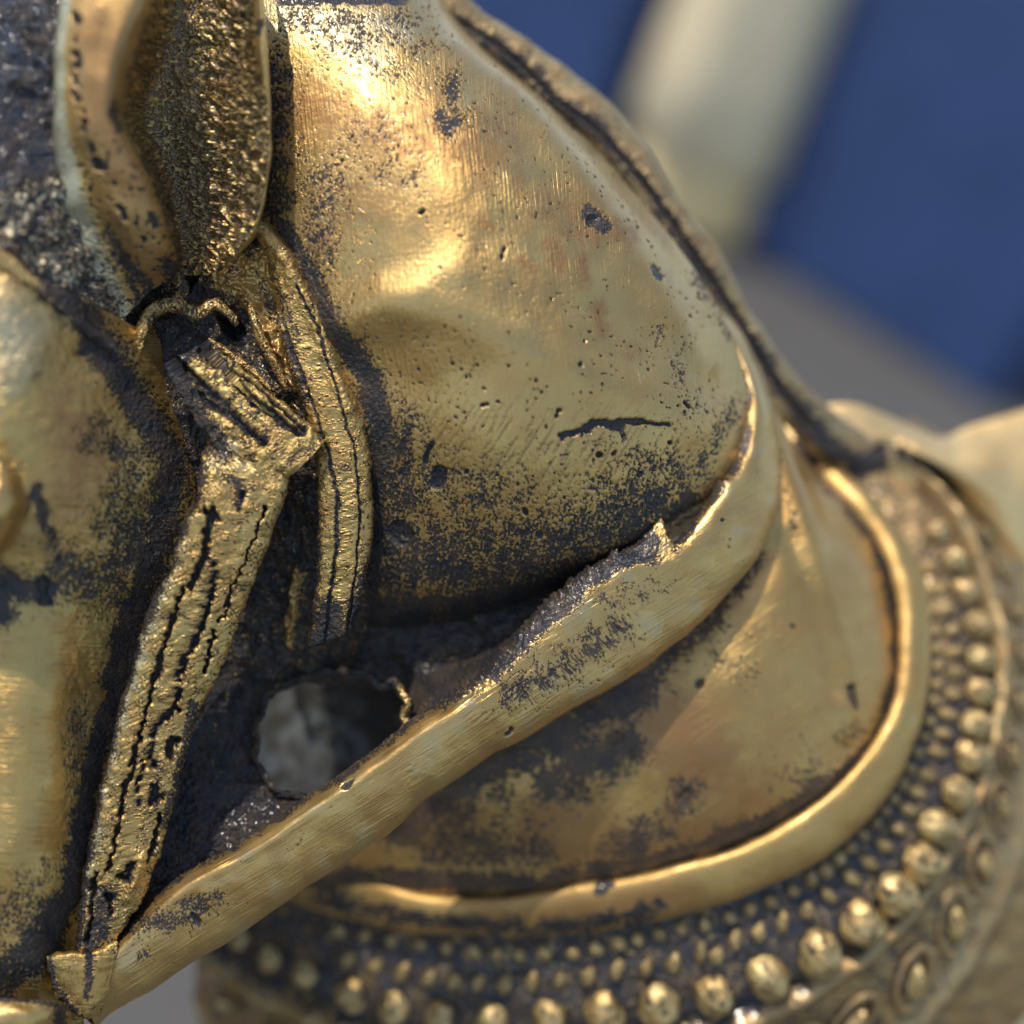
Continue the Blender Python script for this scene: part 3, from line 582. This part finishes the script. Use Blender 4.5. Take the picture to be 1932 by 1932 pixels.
# ---- temple: rough dark ground behind the bands, with an ear tail
def grid(xs, ys, zf):
    return [[(x, y, zf(x, y)) for x in xs] for y in ys]
tmp = [
 [(230,470,90),(300,470,70),(380,470,50),(450,460,50),(520,440,50),(560,430,20)],
 [(240,600,60),(320,590,40),(400,590,20),(470,590,30),(540,590,50),(600,590,20)],
 [(260,720,70),(340,720,50),(420,720,40),(500,720,40),(580,720,40),(660,720,0)],
 [(280,850,60),(370,850,40),(450,850,20),(530,850,10),(610,850,20),(700,850,-20)],
 [(260,1000,40),(350,1000,20),(450,1000,-20),(540,1000,-30),(620,1000,-10),(710,1000,-50)],
 [(200,1150,20),(310,1150,0),(420,1150,-50),(520,1150,-70),(610,1150,-60),(700,1150,-100)],
 [(160,1280,0),(260,1280,-30),(370,1280,-80),(470,1280,-100),(560,1290,-130),(660,1290,-190)]]
def f_tmp(U, V, s, t):
    u = U + 8 * pn(U / 25, V / 25, 121); v = V + 8 * pn(U / 25, V / 25, 122)
    h = 10 * fbm(U / 50, V / 50, 123, 2) + 4 * fbm(U / 12, V / 12, 124, 3)
    rg = [([(275,640),(278,600),(300,575),(340,580),(375,588),(400,572),(425,585),(440,600)],9,26), ([(395,650),(430,672),(455,700),(490,722),(510,745)],8,22), ([(480,560),(500,610),(530,660),(560,720)],14,24), ([(500,470),(520,540),(560,610)],16,16), ([(563,1077),(558,1120),(550,1170),(545,1215)],9,22), ([(410,480),(470,490),(470,560)],20,18), ([(400,500),(440,540)],26,14)]
    c = np.full(U.shape, .74)
    for p, w_, a_ in rg:
        k = stroke(u, v, p, w_); h += a_ * k * (.75 + .5 * pn(U / 12, V / 12, 125)); c -= .58 * k
    h -= 60 * ss(.3, .8, stroke(u, v, [(430,600),(440,625)], 20)); c += .5 * stroke(U, V, [(430,610)], 25)
    h -= 40 * ss(.3, .8, stroke(u, v, [(345,540),(360,520)], 16))
    c -= .22 * stroke(U, V, [(540,520),(560,640),(590,760)], 60)
    dk = speck(U, V, c, 5.5, 126)
    return h - 2 * dk, dk, .5 * stroke(U, V, [(430,615)], 26) + .2
patch('temple', tmp, f_tmp, BRR, st, skirt=60)

# ---- head band next to the dome
bR = [(488,400,80),(520,440,82),(550,473,80),(583,533,76),(612,585,74),(636,650,72),(662,720,70),(687,784,66),(699,857,62),(703,927,55),(704,987,48),(697,1061,38),(687,1127,24),(668,1182,8)]
bL = [(480,410,70),(495,450,66),(512,500,60),(523,560,60),(530,640,60),(548,700,62),(570,770,62),(590,830,60),(596,900,55),(598,977,48),(597,1061,36),(589,1144,22),(580,1215,4)]
def f_hb(U, V, s, t):
    u = U + 3 * pn(U / 12, V / 12, 131) + 3 * pn(U / 40, V / 40, 136); v = V
    h = 3 * pn(U / 40, V / 40, 132) + 1.5 * pn(U / 12, V / 12, 133)
    g1 = stroke(u, v, [(520,560),(547,654),(573,721),(597,791),(620,860),(636,944),(633,1044),(617,1177),(612,1210)], 4.2)
    g2 = stroke(u, v, [(560,540),(600,620),(644,767),(664,831),(677,911),(681,977),(674,1044),(667,1121),(655,1190)], 3.4)
    h += 7 * stroke(U, V, [(500,430),(540,490),(575,560),(600,620),(630,700),(655,770)], 14)
    c = cover(U, V, [([(590,900),(597,1050),(585,1200)],14,.75), ([(540,640),(575,760)],20,.62), ([(690,1080),(660,1190)],20,.7), ([(620,1165),(610,1225)],40,1.1), ([(680,1140),(660,1200)],30,.9), ([(520,520),(560,640)],16,.55), ([(640,900),(640,1000)],20,.42)])
    c = np.maximum(c, .30)
    dk = speck(U, V, c, 5, 134)
    gg = np.clip(ss(.3, .7, g1) + ss(.3, .7, g2), 0, 1)
    a = U * .35 + V * .94; b = U * .94 - V * .35
    f = ss(.15, .5, pn(a / 5, b / 26, 137)) * ss(800, 900, V)
    h += 1.3 * fbm(U / 7, V / 7, 138, 2) * (1 - ss(820, 950, V))
    return h - 2.2 * dk - 9 * gg - 1.3 * f, np.clip(dk + gg, 0, 1.1), .25 + .4 * fbm(U / 30, V / 30, 135, 2)
band('throat_strap', bR, bL, 30, f_hb, BRB, st, e=.7, step=2.3, ang=20, wrap=10, skirt=30)

# ---- side band: upper fold and long lower flap
fR = [(395,640,110),(440,680,108),(500,731,104),(567,787,98),(614,829,92)]
fL = [(305,690,130),(335,745,125),(377,811,118),(425,870,110),(500,905,104),(540,905,98)]
def grooves(U, V, lst, wj=3, seed=1):
    u = U + wj * pn(U / 12, V / 12, seed) + wj * pn(U / 30, V / 30, seed + 2); v = V + wj * pn(U / 12, V / 12, seed + 1)
    g = np.zeros(U.shape)
    for p, w_ in lst: g = np.maximum(g, ss(.3, .7, stroke(u, v, p, w_)))
    return g
def f_fold(U, V, s, t):
    g = grooves(U, V, [([(400,655),(430,701),(483,761),(513,777),(547,807),(570,815)],9), ([(370,740),(393,761),(433,784),(477,817),(495,835)],9.5), ([(343,690),(365,712),(395,740),(430,765)],10), ([(440,700),(480,722),(530,770),(575,808)],5)], 3, 141)
    h = 5 * fbm(U / 24, V / 24, 143, 2) + 1.6 * fbm(U / 8, V / 8, 144, 2) * (1 - ss(500, 560, U))
    c = cover(U, V, [([(300,690),(350,760),(400,840)],38,.95), ([(400,850),(440,870)],26,.8), ([(300,690),(350,660),(400,640)],34,1.0), ([(400,640),(440,680)],30,.55), ([(490,880),(520,890)],20,.4)])
    dk = speck(U, V, np.maximum(c, .38), 6, 145)
    return h - 2.5 * dk - 17 * g, np.clip(dk + g, 0, 1.1), .2 + .3 * fbm(U / 30, V / 30, 146, 2) - .7 * stroke(U, V, [(330,740),(400,830),(430,850)], 25)
band('brow_strap', fR, fL, [6, 14, 20, 24, 28, 26], f_fold, BRB, st, e=.7, step=2.3, ang=30, wrap=14, skirt=35)

lL = [(400,815,60),(378,865,112),(364,944,124),(338,1004,126),(317,1077,122),(284,1127,118),(261,1211,112),(240,1288,108),(214,1355,104),(200,1438,100),(180,1521,96),(161,1621,92),(150,1688,90),(143,1765,88),(135,1830,86)]
lR = [(560,835,50),(550,872,84),(546,905,98),(533,954,100),(500,1044,94),(473,1111,88),(443,1194,82),(410,1277,76),(375,1340,72),(358,1400,70),(340,1471,68),(317,1555,66),(293,1638,65),(262,1705,64),(215,1765,64)]
def f_lap(U, V, s, t):
    g = grooves(U, V, [([(383,964),(397,977),(390,1010),(387,1044),(372,1080),(360,1111)],8), ([(400,960),(410,980)],7), ([(407,1067),(400,1127),(380,1184),(360,1227),(333,1277)],7), ([(323,1161),(307,1227),(293,1277),(287,1305),(267,1371),(247,1448),(230,1521),(213,1605),(203,1640)],5),
        ([(503,957),(480,1017),(460,1067),(443,1101),(417,1171)],3.2), ([(403,1187),(397,1244),(385,1270)],4.5), ([(335,1338),(315,1352),(300,1365),(290,1388),(283,1421),(293,1448)],7), ([(327,1395),(322,1430)],9), ([(293,1488),(287,1515),(310,1505)],9), ([(302,1540),(297,1580),(285,1620)],6), ([(250,1630),(240,1660),(225,1655)],6), ([(200,1690),(210,1720)],7), ([(345,1285),(330,1330)],4), ([(180,1650),(170,1720),(160,1780)],6), ([(345,1110),(330,1150),(318,1200)],4), ([(270,1440),(262,1480),(255,1520)],4), ([(455,930),(450,960)],7)], 6, 151)
    h = 4 * fbm(U / 34, V / 34, 153, 2) + 1.8 * fbm(U / 9, V / 9, 157, 2) * (.4 + .8 * ss(1500, 1750, V))
    h += 10 * stroke(U, V, [(270,1620),(255,1660),(240,1690)], 11)
    a = U * .45 + V * .89; b = U * .89 - V * .45
    f = ss(.05, .5, pn(a / 4.6, b / 34, 154)) * ss(1000, 1060, V)
    c = cover(U, V, [([(372,880),(330,1000),(300,1080),(262,1180)],26,.95), ([(255,1220),(205,1380),(178,1500),(155,1640),(140,1790)],17,.95), ([(400,850),(470,850)],26,.75), ([(430,900),(470,920)],22,.6), ([(380,930)],30,.6), ([(200,1690),(180,1780),(170,1830)],40,.72), ([(365,1330),(340,1460),(310,1560)],16,.7), ([(520,960),(490,1030)],12,.2), ([(300,1440),(290,1540)],24,.5), ([(400,1050),(370,1180)],30,.42)])
    dk = speck(U, V, np.maximum(c, .30), 6, 155)
    return h - 2.6 * dk - 19 * g - 1.9 * f * (1 - dk), np.clip(dk + g, 0, 1.1), .2 + .4 * fbm(U / 30, V / 30, 156, 2) - 1.0 * np.clip(.35 * stroke(U, V, [(380,875),(430,870),(470,860)], 26) + .8 * stroke(U, V, [(362,900),(316,1075),(250,1250),(190,1480),(150,1700)], 20), 0, 1)
band('cheek_strap', lL, lR, [26, 30, 30, 28, 28, 28, 26, 24], f_lap, BRB, st, e=.62, step=2.3, ang=55, wrap=14, skirt=45)
# blunt end piece where flap and strap meet
eA = [(88,1800,110),(130,1795,108),(175,1792,98),(215,1772,80)]; eB = [(98,1870,100),(125,1905,96),(155,1922,90),(180,1915,72)]
def f_end(U, V, s, t):
    c = cover(U, V, [([(90,1800),(100,1860),(150,1925)],12,.7), ([(170,1800),(165,1880)],12,.8)])
    dk = speck(U, V, np.maximum(c, .2), 6, 161)
    return 3 * pn(U / 20, V / 20, 162) - 1.2 * ss(0, .5, pn(V / 5, U / 40, 163)) - 2 * dk, dk, .2 + 0 * U
band('strap_end', eA, eB, 22, f_end, BRB, st, e=.5, step=2.5, ang=90, wrap=12, skirt=30)

# ---- face
face = [
 [(-160,420,330),(-40,450,330),(60,510,300),(150,560,230),(230,600,140),(300,640,50)],
 [(-160,560,350),(-40,570,345),(60,590,310),(150,640,240),(240,700,150),(320,740,50)],
 [(-160,700,350),(-40,710,340),(60,720,310),(150,750,240),(250,790,150),(350,830,50)],
 [(-160,860,320),(-40,860,320),(70,870,290),(170,880,220),(270,900,130),(370,930,40)],
 [(-160,1020,280),(-40,1020,280),(60,1020,260),(160,1030,200),(250,1040,120),(340,1060,40)],
 [(-160,1140,230),(-40,1140,235),(50,1140,225),(130,1150,185),(210,1160,110),(300,1170,30)],
 [(-160,1280,190),(-40,1280,220),(30,1280,220),(100,1290,190),(170,1300,110),(260,1310,20)],
 [(-160,1460,180),(-40,1460,210),(30,1460,210),(90,1460,180),(150,1470,110),(220,1480,20)],
 [(-160,1640,170),(-40,1640,200),(20,1640,200),(80,1640,170),(130,1650,110),(185,1660,30)],
 [(-160,1800,160),(-40,1800,170),(20,1800,160),(65,1800,140),(105,1800,90),(150,1800,30)],
 [(-160,1960,110),(-40,1960,110),(20,1960,110),(65,1960,90),(110,1960,60),(160,1960,20)]]
face = [[(rw[0][0] - 200, rw[0][1], rw[0][2] - 380), (rw[0][0] - 130, rw[0][1], rw[0][2] - 110)] + rw for rw in face]
face.append([(x * .96, y + 210, z - 60) for x, y, z in face[-1]])
face.append([(x * .7 - 20, y + 60, z - 260) for x, y, z in face[-1]])
def f_face(U, V, s, t):
    u = U + 8 * pn(U / 25, V / 25, 171); v = V + 8 * pn(U / 25, V / 25, 172)
    h = 6 * pn(U / 110, V / 110, 173) + 1.5 * fbm(U / 22, V / 22, 174, 2) * (1 - ss(1080, 1180, V) * (1 - ss(90, 140, U)))
    c = cover(u, v, [([(180,640),(260,760),(330,860)],36,1.0), ([(60,500),(150,590),(210,660)],40,.9), ([(330,860),(320,960),(280,1080),(250,1180),(225,1290)],38,1.0), ([(225,1290),(185,1420),(160,1540),(130,1700),(90,1800)],22,1.15),
        ([(270,1000),(200,1100),(120,1080)],80,.6), ([(0,1090),(40,1110),(90,1110)],26,.95), ([(0,1110),(10,1160)],24,1.0), ([(70,920),(85,990),(100,1010)],13,1.0), ([(240,900),(200,1000)],60,.5), ([(150,1330),(140,1500)],26,.45), ([(110,1720),(60,1800),(0,1850)],44,.92), ([(50,1700),(0,1760)],60,.52), ([(180,820),(260,870)],50,.52),
        ([(0,500),(80,560)],20,.3), ([(60,700)],50,.33), ([(100,1640)],30,.45)])
    dk = speck(U, V, c, 7, 175)
    sq = ss(.3, .7, stroke(u, v, [(82,1100),(85,1135)], 11)) * 1.0
    wm = cover(u, v, [([(120,760),(160,850),(130,930)],75,.85), ([(60,780)],50,.5), ([(60,1000),(120,1000)],40,.5), ([(150,1360),(150,1480)],24,.7), ([(0,1250)],60,.4)]) * (.8 + .5 * fbm(U / 26, V / 26, 176, 3))
    return h - 3.2 * dk - 8 * sq, np.clip(dk + sq, 0, 1.1), wm + .05 - .55 * stroke(U, V, [(-60,560),(20,640),(30,700)], 80)  # subtracted stroke paints a pale sky highlight on the face
patch('face', face, f_face, brass('face_brass', tint=(.54, .365, .115), tint2=(.52, .32, .095), rough=.34, brush=1.0, grain=1.1), st, step=3, ang=2, skirt=80)
# rounded lump at the side of the face
lump = [[(-120,870,330),(-50,862,370),(0,872,380),(32,895,350),(45,920,300)],
        [(-120,930,370),(-50,930,410),(0,935,410),(40,945,370),(58,955,300)],
        [(-120,1000,370),(-50,1000,400),(0,995,395),(30,985,360),(48,985,290)],
        [(-120,1080,330),(-50,1075,350),(-10,1060,340),(15,1040,320),(34,1020,280)]]
patch('eye', lump, lambda U, V, s, t: (4 * pn(U / 40, V / 40, 181), speck(U, V, np.full(U.shape, .05), 7, 182), .1 + 0 * U), BRS, st, step=5, skirt=60)
# band across the bottom of the face
patch('nose_band', [[(-120,1880,210),(-20,1882,210),(50,1886,200),(100,1890,170),(130,1900,120)], [(-120,1920,235),(-20,1920,235),(50,1922,225),(96,1925,190),(135,1930,120)], [(-120,1990,220),(-20,1990,220),(50,1990,205),(90,1990,170),(120,1990,110)]],
      lambda U, V, s, t: (3 * pn(U / 30, V / 30, 185), speck(U, V, cover(U, V, [([(-100,1882),(60,1886),(130,1900)], 10, .9), ([(110,1900),(120,1990)], 16, .9)]), 7, 186), .1 + 0 * U), BR, st, step=4, skirt=40)

# ---- forehead: dark rough casting with a raised brow band
fore = [
 [(-160,-140,120),(-60,-140,160),(0,-140,170),(60,-130,180),(120,-120,180),(180,-120,120)],
 [(-160,40,200),(-60,30,215),(0,30,225),(50,22,230),(110,-20,220),(180,-30,160)],
 [(-160,130,230),(-60,130,250),(0,130,255),(60,120,250),(120,110,235),(180,110,180)],
 [(-160,260,250),(-60,260,275),(0,260,275),(60,260,260),(120,260,230),(190,260,150)],
 [(-160,400,270),(-60,400,300),(0,400,300),(60,410,270),(130,430,220),(200,450,140)],
 [(-160,540,280),(-60,540,300),(20,540,290),(90,550,250),(160,570,200),(230,590,120)],
 [(-160,640,240),(-60,640,260),(20,640,250),(100,650,210),(180,670,150),(260,700,80)]]
def f_fore(U, V, s, t):
    u = U + 9 * pn(U / 25, V / 25, 191); v = V + 9 * pn(U / 25, V / 25, 192)
    h = 12 * fbm(U / 45, V / 45, 193, 3)
    rough = ss(330, 370, V + .2 * U) * (1 - ss(455, 520, V - .7 * U))
    h += rough * 14 * np.abs(fbm(U / 14, V / 14, 194, 2)) + 16 * stroke(u, v, [(40,20),(60,70),(90,140)], 12) + 14 * stroke(u, v, [(0,165),(40,160),(80,180)], 9)
    dk = speck(U, V, .82 - .25 * rough, 7, 195, .12)
    return h - dk, dk, .1 + 0 * U
patch('forehead', fore, f_fore, brass('forehead_brass', tint=(.56, .50, .34), tint2=(.54, .44, .26), rough=.36, brush=.2, grain=1.8, darkcol=(.03, .037, .055), darkrough=.33), st, step=4, skirt=60)
band('forehead_ridge', [(-120,400,330),(-40,440,325),(0,470,318),(40,500,305),(85,545,280),(150,600,235),(215,645,180)], [(-120,440,335),(-40,480,330),(0,508,322),(40,535,308),(80,566,282),(135,615,235),(190,660,170)], 14,
     lambda U, V, s, t: (3 * pn(U / 25, V / 25, 201), speck(U, V, .25 + .55 * ss(.45, .7, s), 6, 202), .05 + 0 * U), BR, st, step=4, ang=35, wrap=20, skirt=0)

# ---- ear
ear = [
 # outer wall ------- rim --------------- bowl ----------------------------- right rim, back
 [(140,-170,200),(120,-180,330),(150,-190,395),(205,-190,400),(270,-190,370),(310,-180,260),(380,-180,215),(440,-180,240),(470,-175,285),(482,-170,275),(480,-160,180)],
 [(130,-10,200),(110,-8,330),(140,-5,410),(200,0,425),(272,0,390),(320,0,260),(390,0,205),(455,0,230),(488,0,285),(499,0,275),(495,0,170)],
 [(125,100,200),(101,100,320),(128,100,405),(180,100,425),(236,100,395),(300,100,240),(380,100,190),(455,100,220),(492,100,275),(503,100,265),(498,100,160)],
 [(125,217,180),(101,217,300),(130,217,385),(175,217,410),(221,217,380),(275,217,210),(365,217,165),(450,217,200),(500,217,250),(513,217,240),(505,217,140)],
 [(125,300,160),(103,300,270),(150,300,350),(200,300,378),(256,300,345),(300,300,180),(375,300,145),(450,300,175),(498,300,225),(513,300,215),(505,300,120)],
 [(120,380,140),(103,380,250),(172,370,315),(225,380,345),(292,380,300),(325,380,150),(385,380,125),(445,380,150),(488,378,195),(502,376,185),(495,380,100)],
 [(110,450,130),(104,450,220),(198,433,275),(255,450,300),(316,450,250),(340,440,120),(385,440,110),(430,440,130),(468,438,165),(482,440,150),(475,445,80)],
 [(130,540,110),(140,540,185),(228,505,225),(275,500,240),(330,490,190),(348,490,95),(385,490,90),(415,490,110),(440,485,125),(452,480,105),(450,480,60)],
 [(190,620,70),(205,622,130),(255,580,150),(290,545,160),(330,525,130),(350,520,70),(375,520,70),(395,515,80),(410,508,85),(420,500,70),(415,500,40)]]
def f_ear(U, V, s, t):
    u = U + 5 * pn(U / 18, V / 18, 211); v = V + 5 * pn(U / 18, V / 18, 212)
    bowl = ss(.40, .46, t) * (1 - ss(.70 + .10 * ss(60, 260, V), .80 + .06 * ss(60, 260, V), t)); rim = ss(.16, .2, t) * (1 - ss(.38, .43, t))
    outer = 1 - ss(.17, .21, t)
    n1 = fbm(U / 19, V / 19, 213, 2) + .3 * pn(U / 60, V / 60, 219)
    worm = 1 - ss(.0, .16, np.abs(n1))
    h = 4 * pn(U / 60, V / 60, 214) + bowl * (9 * worm + 3 * fbm(U / 30, V / 30, 215, 2) - 4)
    smooth_shade = stroke(U, V, [(290,300),(310,380),(335,470)], 40) + .8 * stroke(U, V, [(380,330),(400,420)], 45)  # smooth bowl patches; shade of the deep part painted in as dark
    hole = ss(.35, .6, stroke(u, v, [(142,30),(146,40)], 8) + stroke(u, v, [(150,70),(140,140),(145,190),(160,240),(172,280),(185,310)], 9) * ss(-.25, .05, pn(U / 16, V / 16, 216)) + stroke(u, v, [(183,305),(190,318)], 12) + stroke(u, v, [(225,390),(230,402)], 9) + stroke(u, v, [(235,415)], 6) + stroke(u, v, [(290,410),(296,425)], 10) + stroke(u, v, [(270,450)], 6) + stroke(u, v, [(490,40),(488,60)], 8) + stroke(u, v, [(458,25)], 6))
    pin = ss(.42, .5, pn(U / 11, V / 11, 217)) * rim * ss(200, 340, V)
    c = bowl * (.66 - .62 * worm * (1 - .75 * np.clip(smooth_shade, 0, 1)) + .2 * np.clip(smooth_shade, 0, 1) - .15 * ss(.75, .85, t)) + outer * .18 + .2 * outer * ss(380, 520, V) + rim * .08
    c = np.maximum(c, cover(u, v, [([(200,440),(240,500),(280,545),(250,600)],16,.75), ([(240,520),(262,560),(270,600)],12,.7), ([(320,500),(345,520),(340,545)],26,.8), ([(215,200),(225,240)],16,.6)]))
    dk = speck(U, V, c, 6, 218)
    dkb = 1 - ss(.25, .6, worm) * (1 - .8 * np.clip(smooth_shade, 0, 1)); dk = dk * (1 - bowl) + bowl * np.maximum(dkb * .52, dk * .25)
    wm = rim * (.45 + .4 * stroke(U, V, [(190,60),(200,200),(250,340)], 40)) + .1 - 1.0 * outer  # outer wall painted pale as a sky reflection
    return h - 2.2 * dk - 9 * hole * (rim + outer + ss(.85, .9, t)).clip(0, 1) - 5 * pin, np.clip(dk + hole + pin, 0, 1.1), wm
def ez(k, x, y, z):
    z = z * .7 + 20
    return z - [0, -26, 0, 0, 0, 60, 45, 16, -6, 0, 0][k] * min(1, max(.25, (620 - y) / 300))
ear = [[(x, y, ez(k, x, y, z)) for k, (x, y, z) in enumerate(rw)] for rw in ear]
patch('ear', ear, f_ear, brass('ear_brass', tint=(.54, .385, .14), tint2=(.54, .34, .11), rough=.38, brush=.3, grain=1.2), st, step=2.6, ang=88, skirt=0)

# ---- hollow under the dome: thin dark web with a hole broken through it
web = [
 [(240,1230,40),(420,1120,-60),(560,1120,-110),(700,1130,-150),(850,1120,-150),(1000,1080,-130),(1150,1030,-110),(1260,980,-110)],
 [(230,1400,30),(400,1280,-70),(540,1230,-130),(700,1220,-160),(840,1200,-150),(980,1150,-120),(1110,1090,-90),(1220,1040,-70)],
 [(220,1560,30),(370,1430,-60),(520,1340,-130),(680,1300,-160),(800,1280,-140),(920,1230,-100),(1040,1150,-60),(1180,1080,-40)],
 [(220,1680,30),(340,1590,-20),(500,1480,-70),(660,1400,-90),(780,1340,-70),(890,1280,-40),(1010,1190,-20),(1150,1110,-10)],
 [(230,1760,20),(350,1700,0),(510,1600,-10),(680,1500,-10),(800,1420,-10),(910,1340,0),(1030,1240,0),(1170,1140,0)]]
hole_poly = [(527,1298),(505,1316),(494,1345),(483,1371),(486,1400),(482,1425),(499,1461),(522,1492),(567,1500),(610,1530),(700,1480),(790,1400),(764,1348),(770,1330),(757,1308),(740,1290),(722,1300),(690,1275),(640,1268),(600,1275),(560,1280)]
def hp(U, V): return inside(U + 4 * pn(U / 12, V / 12, 221), V + 4 * pn(U / 12, V / 12, 222), hole_poly)
def f_web(U, V, s, t):
    u = U + 8 * pn(U / 25, V / 25, 223); v = V + 8 * pn(U / 25, V / 25, 224)
    h = 12 * fbm(U / 70, V / 70, 225, 3) + 3 * fbm(U / 12, V / 12, 226, 3)
    e_ = dpoly(U, V, hole_poly + hole_poly[:1]); h += -14 * np.exp(-(e_ / 22) ** 2)
    c = .96 - .55 * stroke(u, v, [(757,1295),(768,1330),(762,1372)], 5) - .3 * stroke(u, v, [(820,1240),(850,1235)], 26) - .42 * stroke(u, v, [(405,1415),(408,1450)], 5) - .25 * stroke(u, v, [(430,1310),(400,1390)], 8)
    dk = speck(U, V, c, 6, 227)
    return h, dk, .1 + 0 * U
webm = brass('web_brass', rough=.4, brush=.1, grain=2.0, darkcol=(.028, .028, .030), darkrough=.55)
patch('hollow_web', web, f_web, webm, st, hole=hp, skirt=0)
def hole_rim():
    p = rs([(x, y, 0) for x, y in hole_poly[:9]][::-1] + [(x, y, 0) for x, y in hole_poly[:0:-1]][:0], 10)
    loop_ = [(560,1284),(527,1299),(503,1316),(494,1345),(481,1371),(486,1400),(481,1428),(499,1463),(522,1494),(567,1502),(610,1525)]
    loop2 = [(560,1280),(600,1272),(640,1266),(690,1274),(722,1296),(742,1288),(758,1308),(770,1330),(764,1352),(790,1400)]
    for nm_, lp, sd in (('hole_lip', loop_, 1), ('hole_lip', loop2, 2)):
        zs = -112 if sd == 1 else -128
        q = rs([(x, y, zs + (60 * max(0, (y - 1380)) / 140 if sd == 1 else 90 * max(0, (x - 640)) / 150)) for x, y in lp], 220)
        T = np.gradient(q, axis=0); T /= np.linalg.norm(T, axis=1, keepdims=True)
        n2_ = np.cross(T, [0, 0, 1.0]); n2_ /= np.linalg.norm(n2_, axis=1, keepdims=True); n3_ = np.cross(T, n2_)
        th = np.linspace(0, 2 * np.pi, 22)
        rr = (6 if sd == 1 else 9) + 4 * pn(np.arange(220)[:, None] / 14.0, th[None] * 1.2, 240 + sd) + 1.5 * pn(np.arange(220)[:, None] / 4.0, th[None] * 2, 250 + sd)
        P = q[:, None] + n2_[:, None] * (rr * np.cos(th))[..., None] + n3_[:, None] * (rr * 1.5 * np.sin(th))[..., None]
        def f(U, V, s, t, sd=sd):
            c = .9 - (.6 * stroke(U, V, [(757,1295),(768,1330),(765,1380)], 14) if sd == 2 else .25 * stroke(U, V, [(480,1400)], 60))
            return 0 * U, speck(U, V, c, 6, 229), .2 + 0 * U
        finish(nm_, P, f, webm, st, skirt=0)
hole_rim()
def tube(name, pts, r0, mat, cov=.3, n=260, seed=1, rag=.3):
    q = rs(pts, n); T = np.gradient(q, axis=0); T /= np.linalg.norm(T, axis=1, keepdims=True)
    a_ = np.cross(T, [0, 0, 1.0]); a_ /= np.linalg.norm(a_, axis=1, keepdims=True); b_ = np.cross(T, a_)
    th = np.linspace(0, 2 * np.pi, 30); s_ = np.linspace(0, 1, n)[:, None]
    rr = r0 * np.sin(np.pi * (s_ * .92 + .04)) ** .4 * (1 + rag * pn(s_ * 14, th[None] * 1.1, seed) + rag * .5 * pn(s_ * 50, th[None] * 3, seed + 1))
    P = q[:, None] + a_[:, None] * (rr * np.cos(th))[..., None] + b_[:, None] * (rr * np.sin(th))[..., None]
    finish(name, P, lambda U, V, s, t: (0 * U, speck(U, V, cov + 0 * U, 5, seed + 3), .25 + 0 * U), mat, st, skirt=0)
tube('ear_fold', [(258,700,100),(262,650,104),(274,606,102),(300,580,96),(338,576,84),(372,592,74),(402,574,70),(430,590,62),(446,612,48)], 13, BRR, .35, seed=261)
tube('ear_fold', [(318,505,110),(335,525,104),(345,548,92),(330,566,84)], 12, BRR, .5, seed=265)
tube('cast_ridge', [(392,640,66),(420,658,68),(448,680,68),(476,702,70),(510,735,74)], 8, BRR, .25, seed=268)
tube('cast_ridge', [(470,575,64),(482,610,66),(498,650,66),(520,690,62),(540,735,58)], 9, BRR, .35, seed=271)
# grey inner wall of the neck seen through the hole
inn = [[(400,1200,-330),(520,1210,-400),(640,1220,-560),(780,1230,-700),(900,1240,-760)],
       [(400,1340,-300),(510,1350,-370),(610,1360,-520),(760,1370,-700),(900,1380,-760)],
       [(400,1480,-320),(520,1490,-370),(640,1500,-500),(780,1500,-660),(900,1510,-740)],
       [(400,1640,-360),(540,1650,-420),(680,1660,-520),(800,1660,-640),(900,1660,-740)]]
def f_in(U, V, s, t):
    c = cover(U, V, [([(655,1300),(680,1420),(660,1520)],50,1.2), ([(700,1300),(720,1500)],80,1.2), ([(560,1300),(590,1390)],14,.7)])
    return 6 * fbm(U / 60, V / 60, 231, 3), np.maximum(speck(U, V, c, 26, 232, .3), .35 + .3 * pn(U / 40, V / 50, 233)), .3 + .5 * pn(U / 50, V / 40, 234)
patch('inner_wall', inn, f_in, brass('dusty_brass', tint=(.80, .76, .64), tint2=(.55, .48, .38), rough=.5, brush=.1), st, step=6, skirt=30)

# ---- hidden mass of the head so that nothing is hollow from the side
core = [
 [(180,-150,-60),(420,-160,-40),(640,-140,-60),(760,-60,-300)],
 [(120,120,60),(420,120,-60),(700,120,-60),(900,120,-360)],
 [(120,420,40),(460,420,-80),(780,420,-60),(1180,420,-400)],
 [(-20,760,40),(380,760,-80),(900,760,-80),(1390,760,-420)],
 [(-60,1100,0),(240,1100,-60),(520,1080,-240),(760,1100,-300)],
 [(-100,1500,0),(100,1500,-40),(240,1500,-110),(330,1480,-240)],
 [(-100,1900,-20),(40,1880,-20),(120,1860,-40),(180,1840,-90)]]
patch('head_core', core, lambda U, V, s, t: (0 * U, 1 + 0 * U, 0 * U), webm, st, step=20, skirt=420)
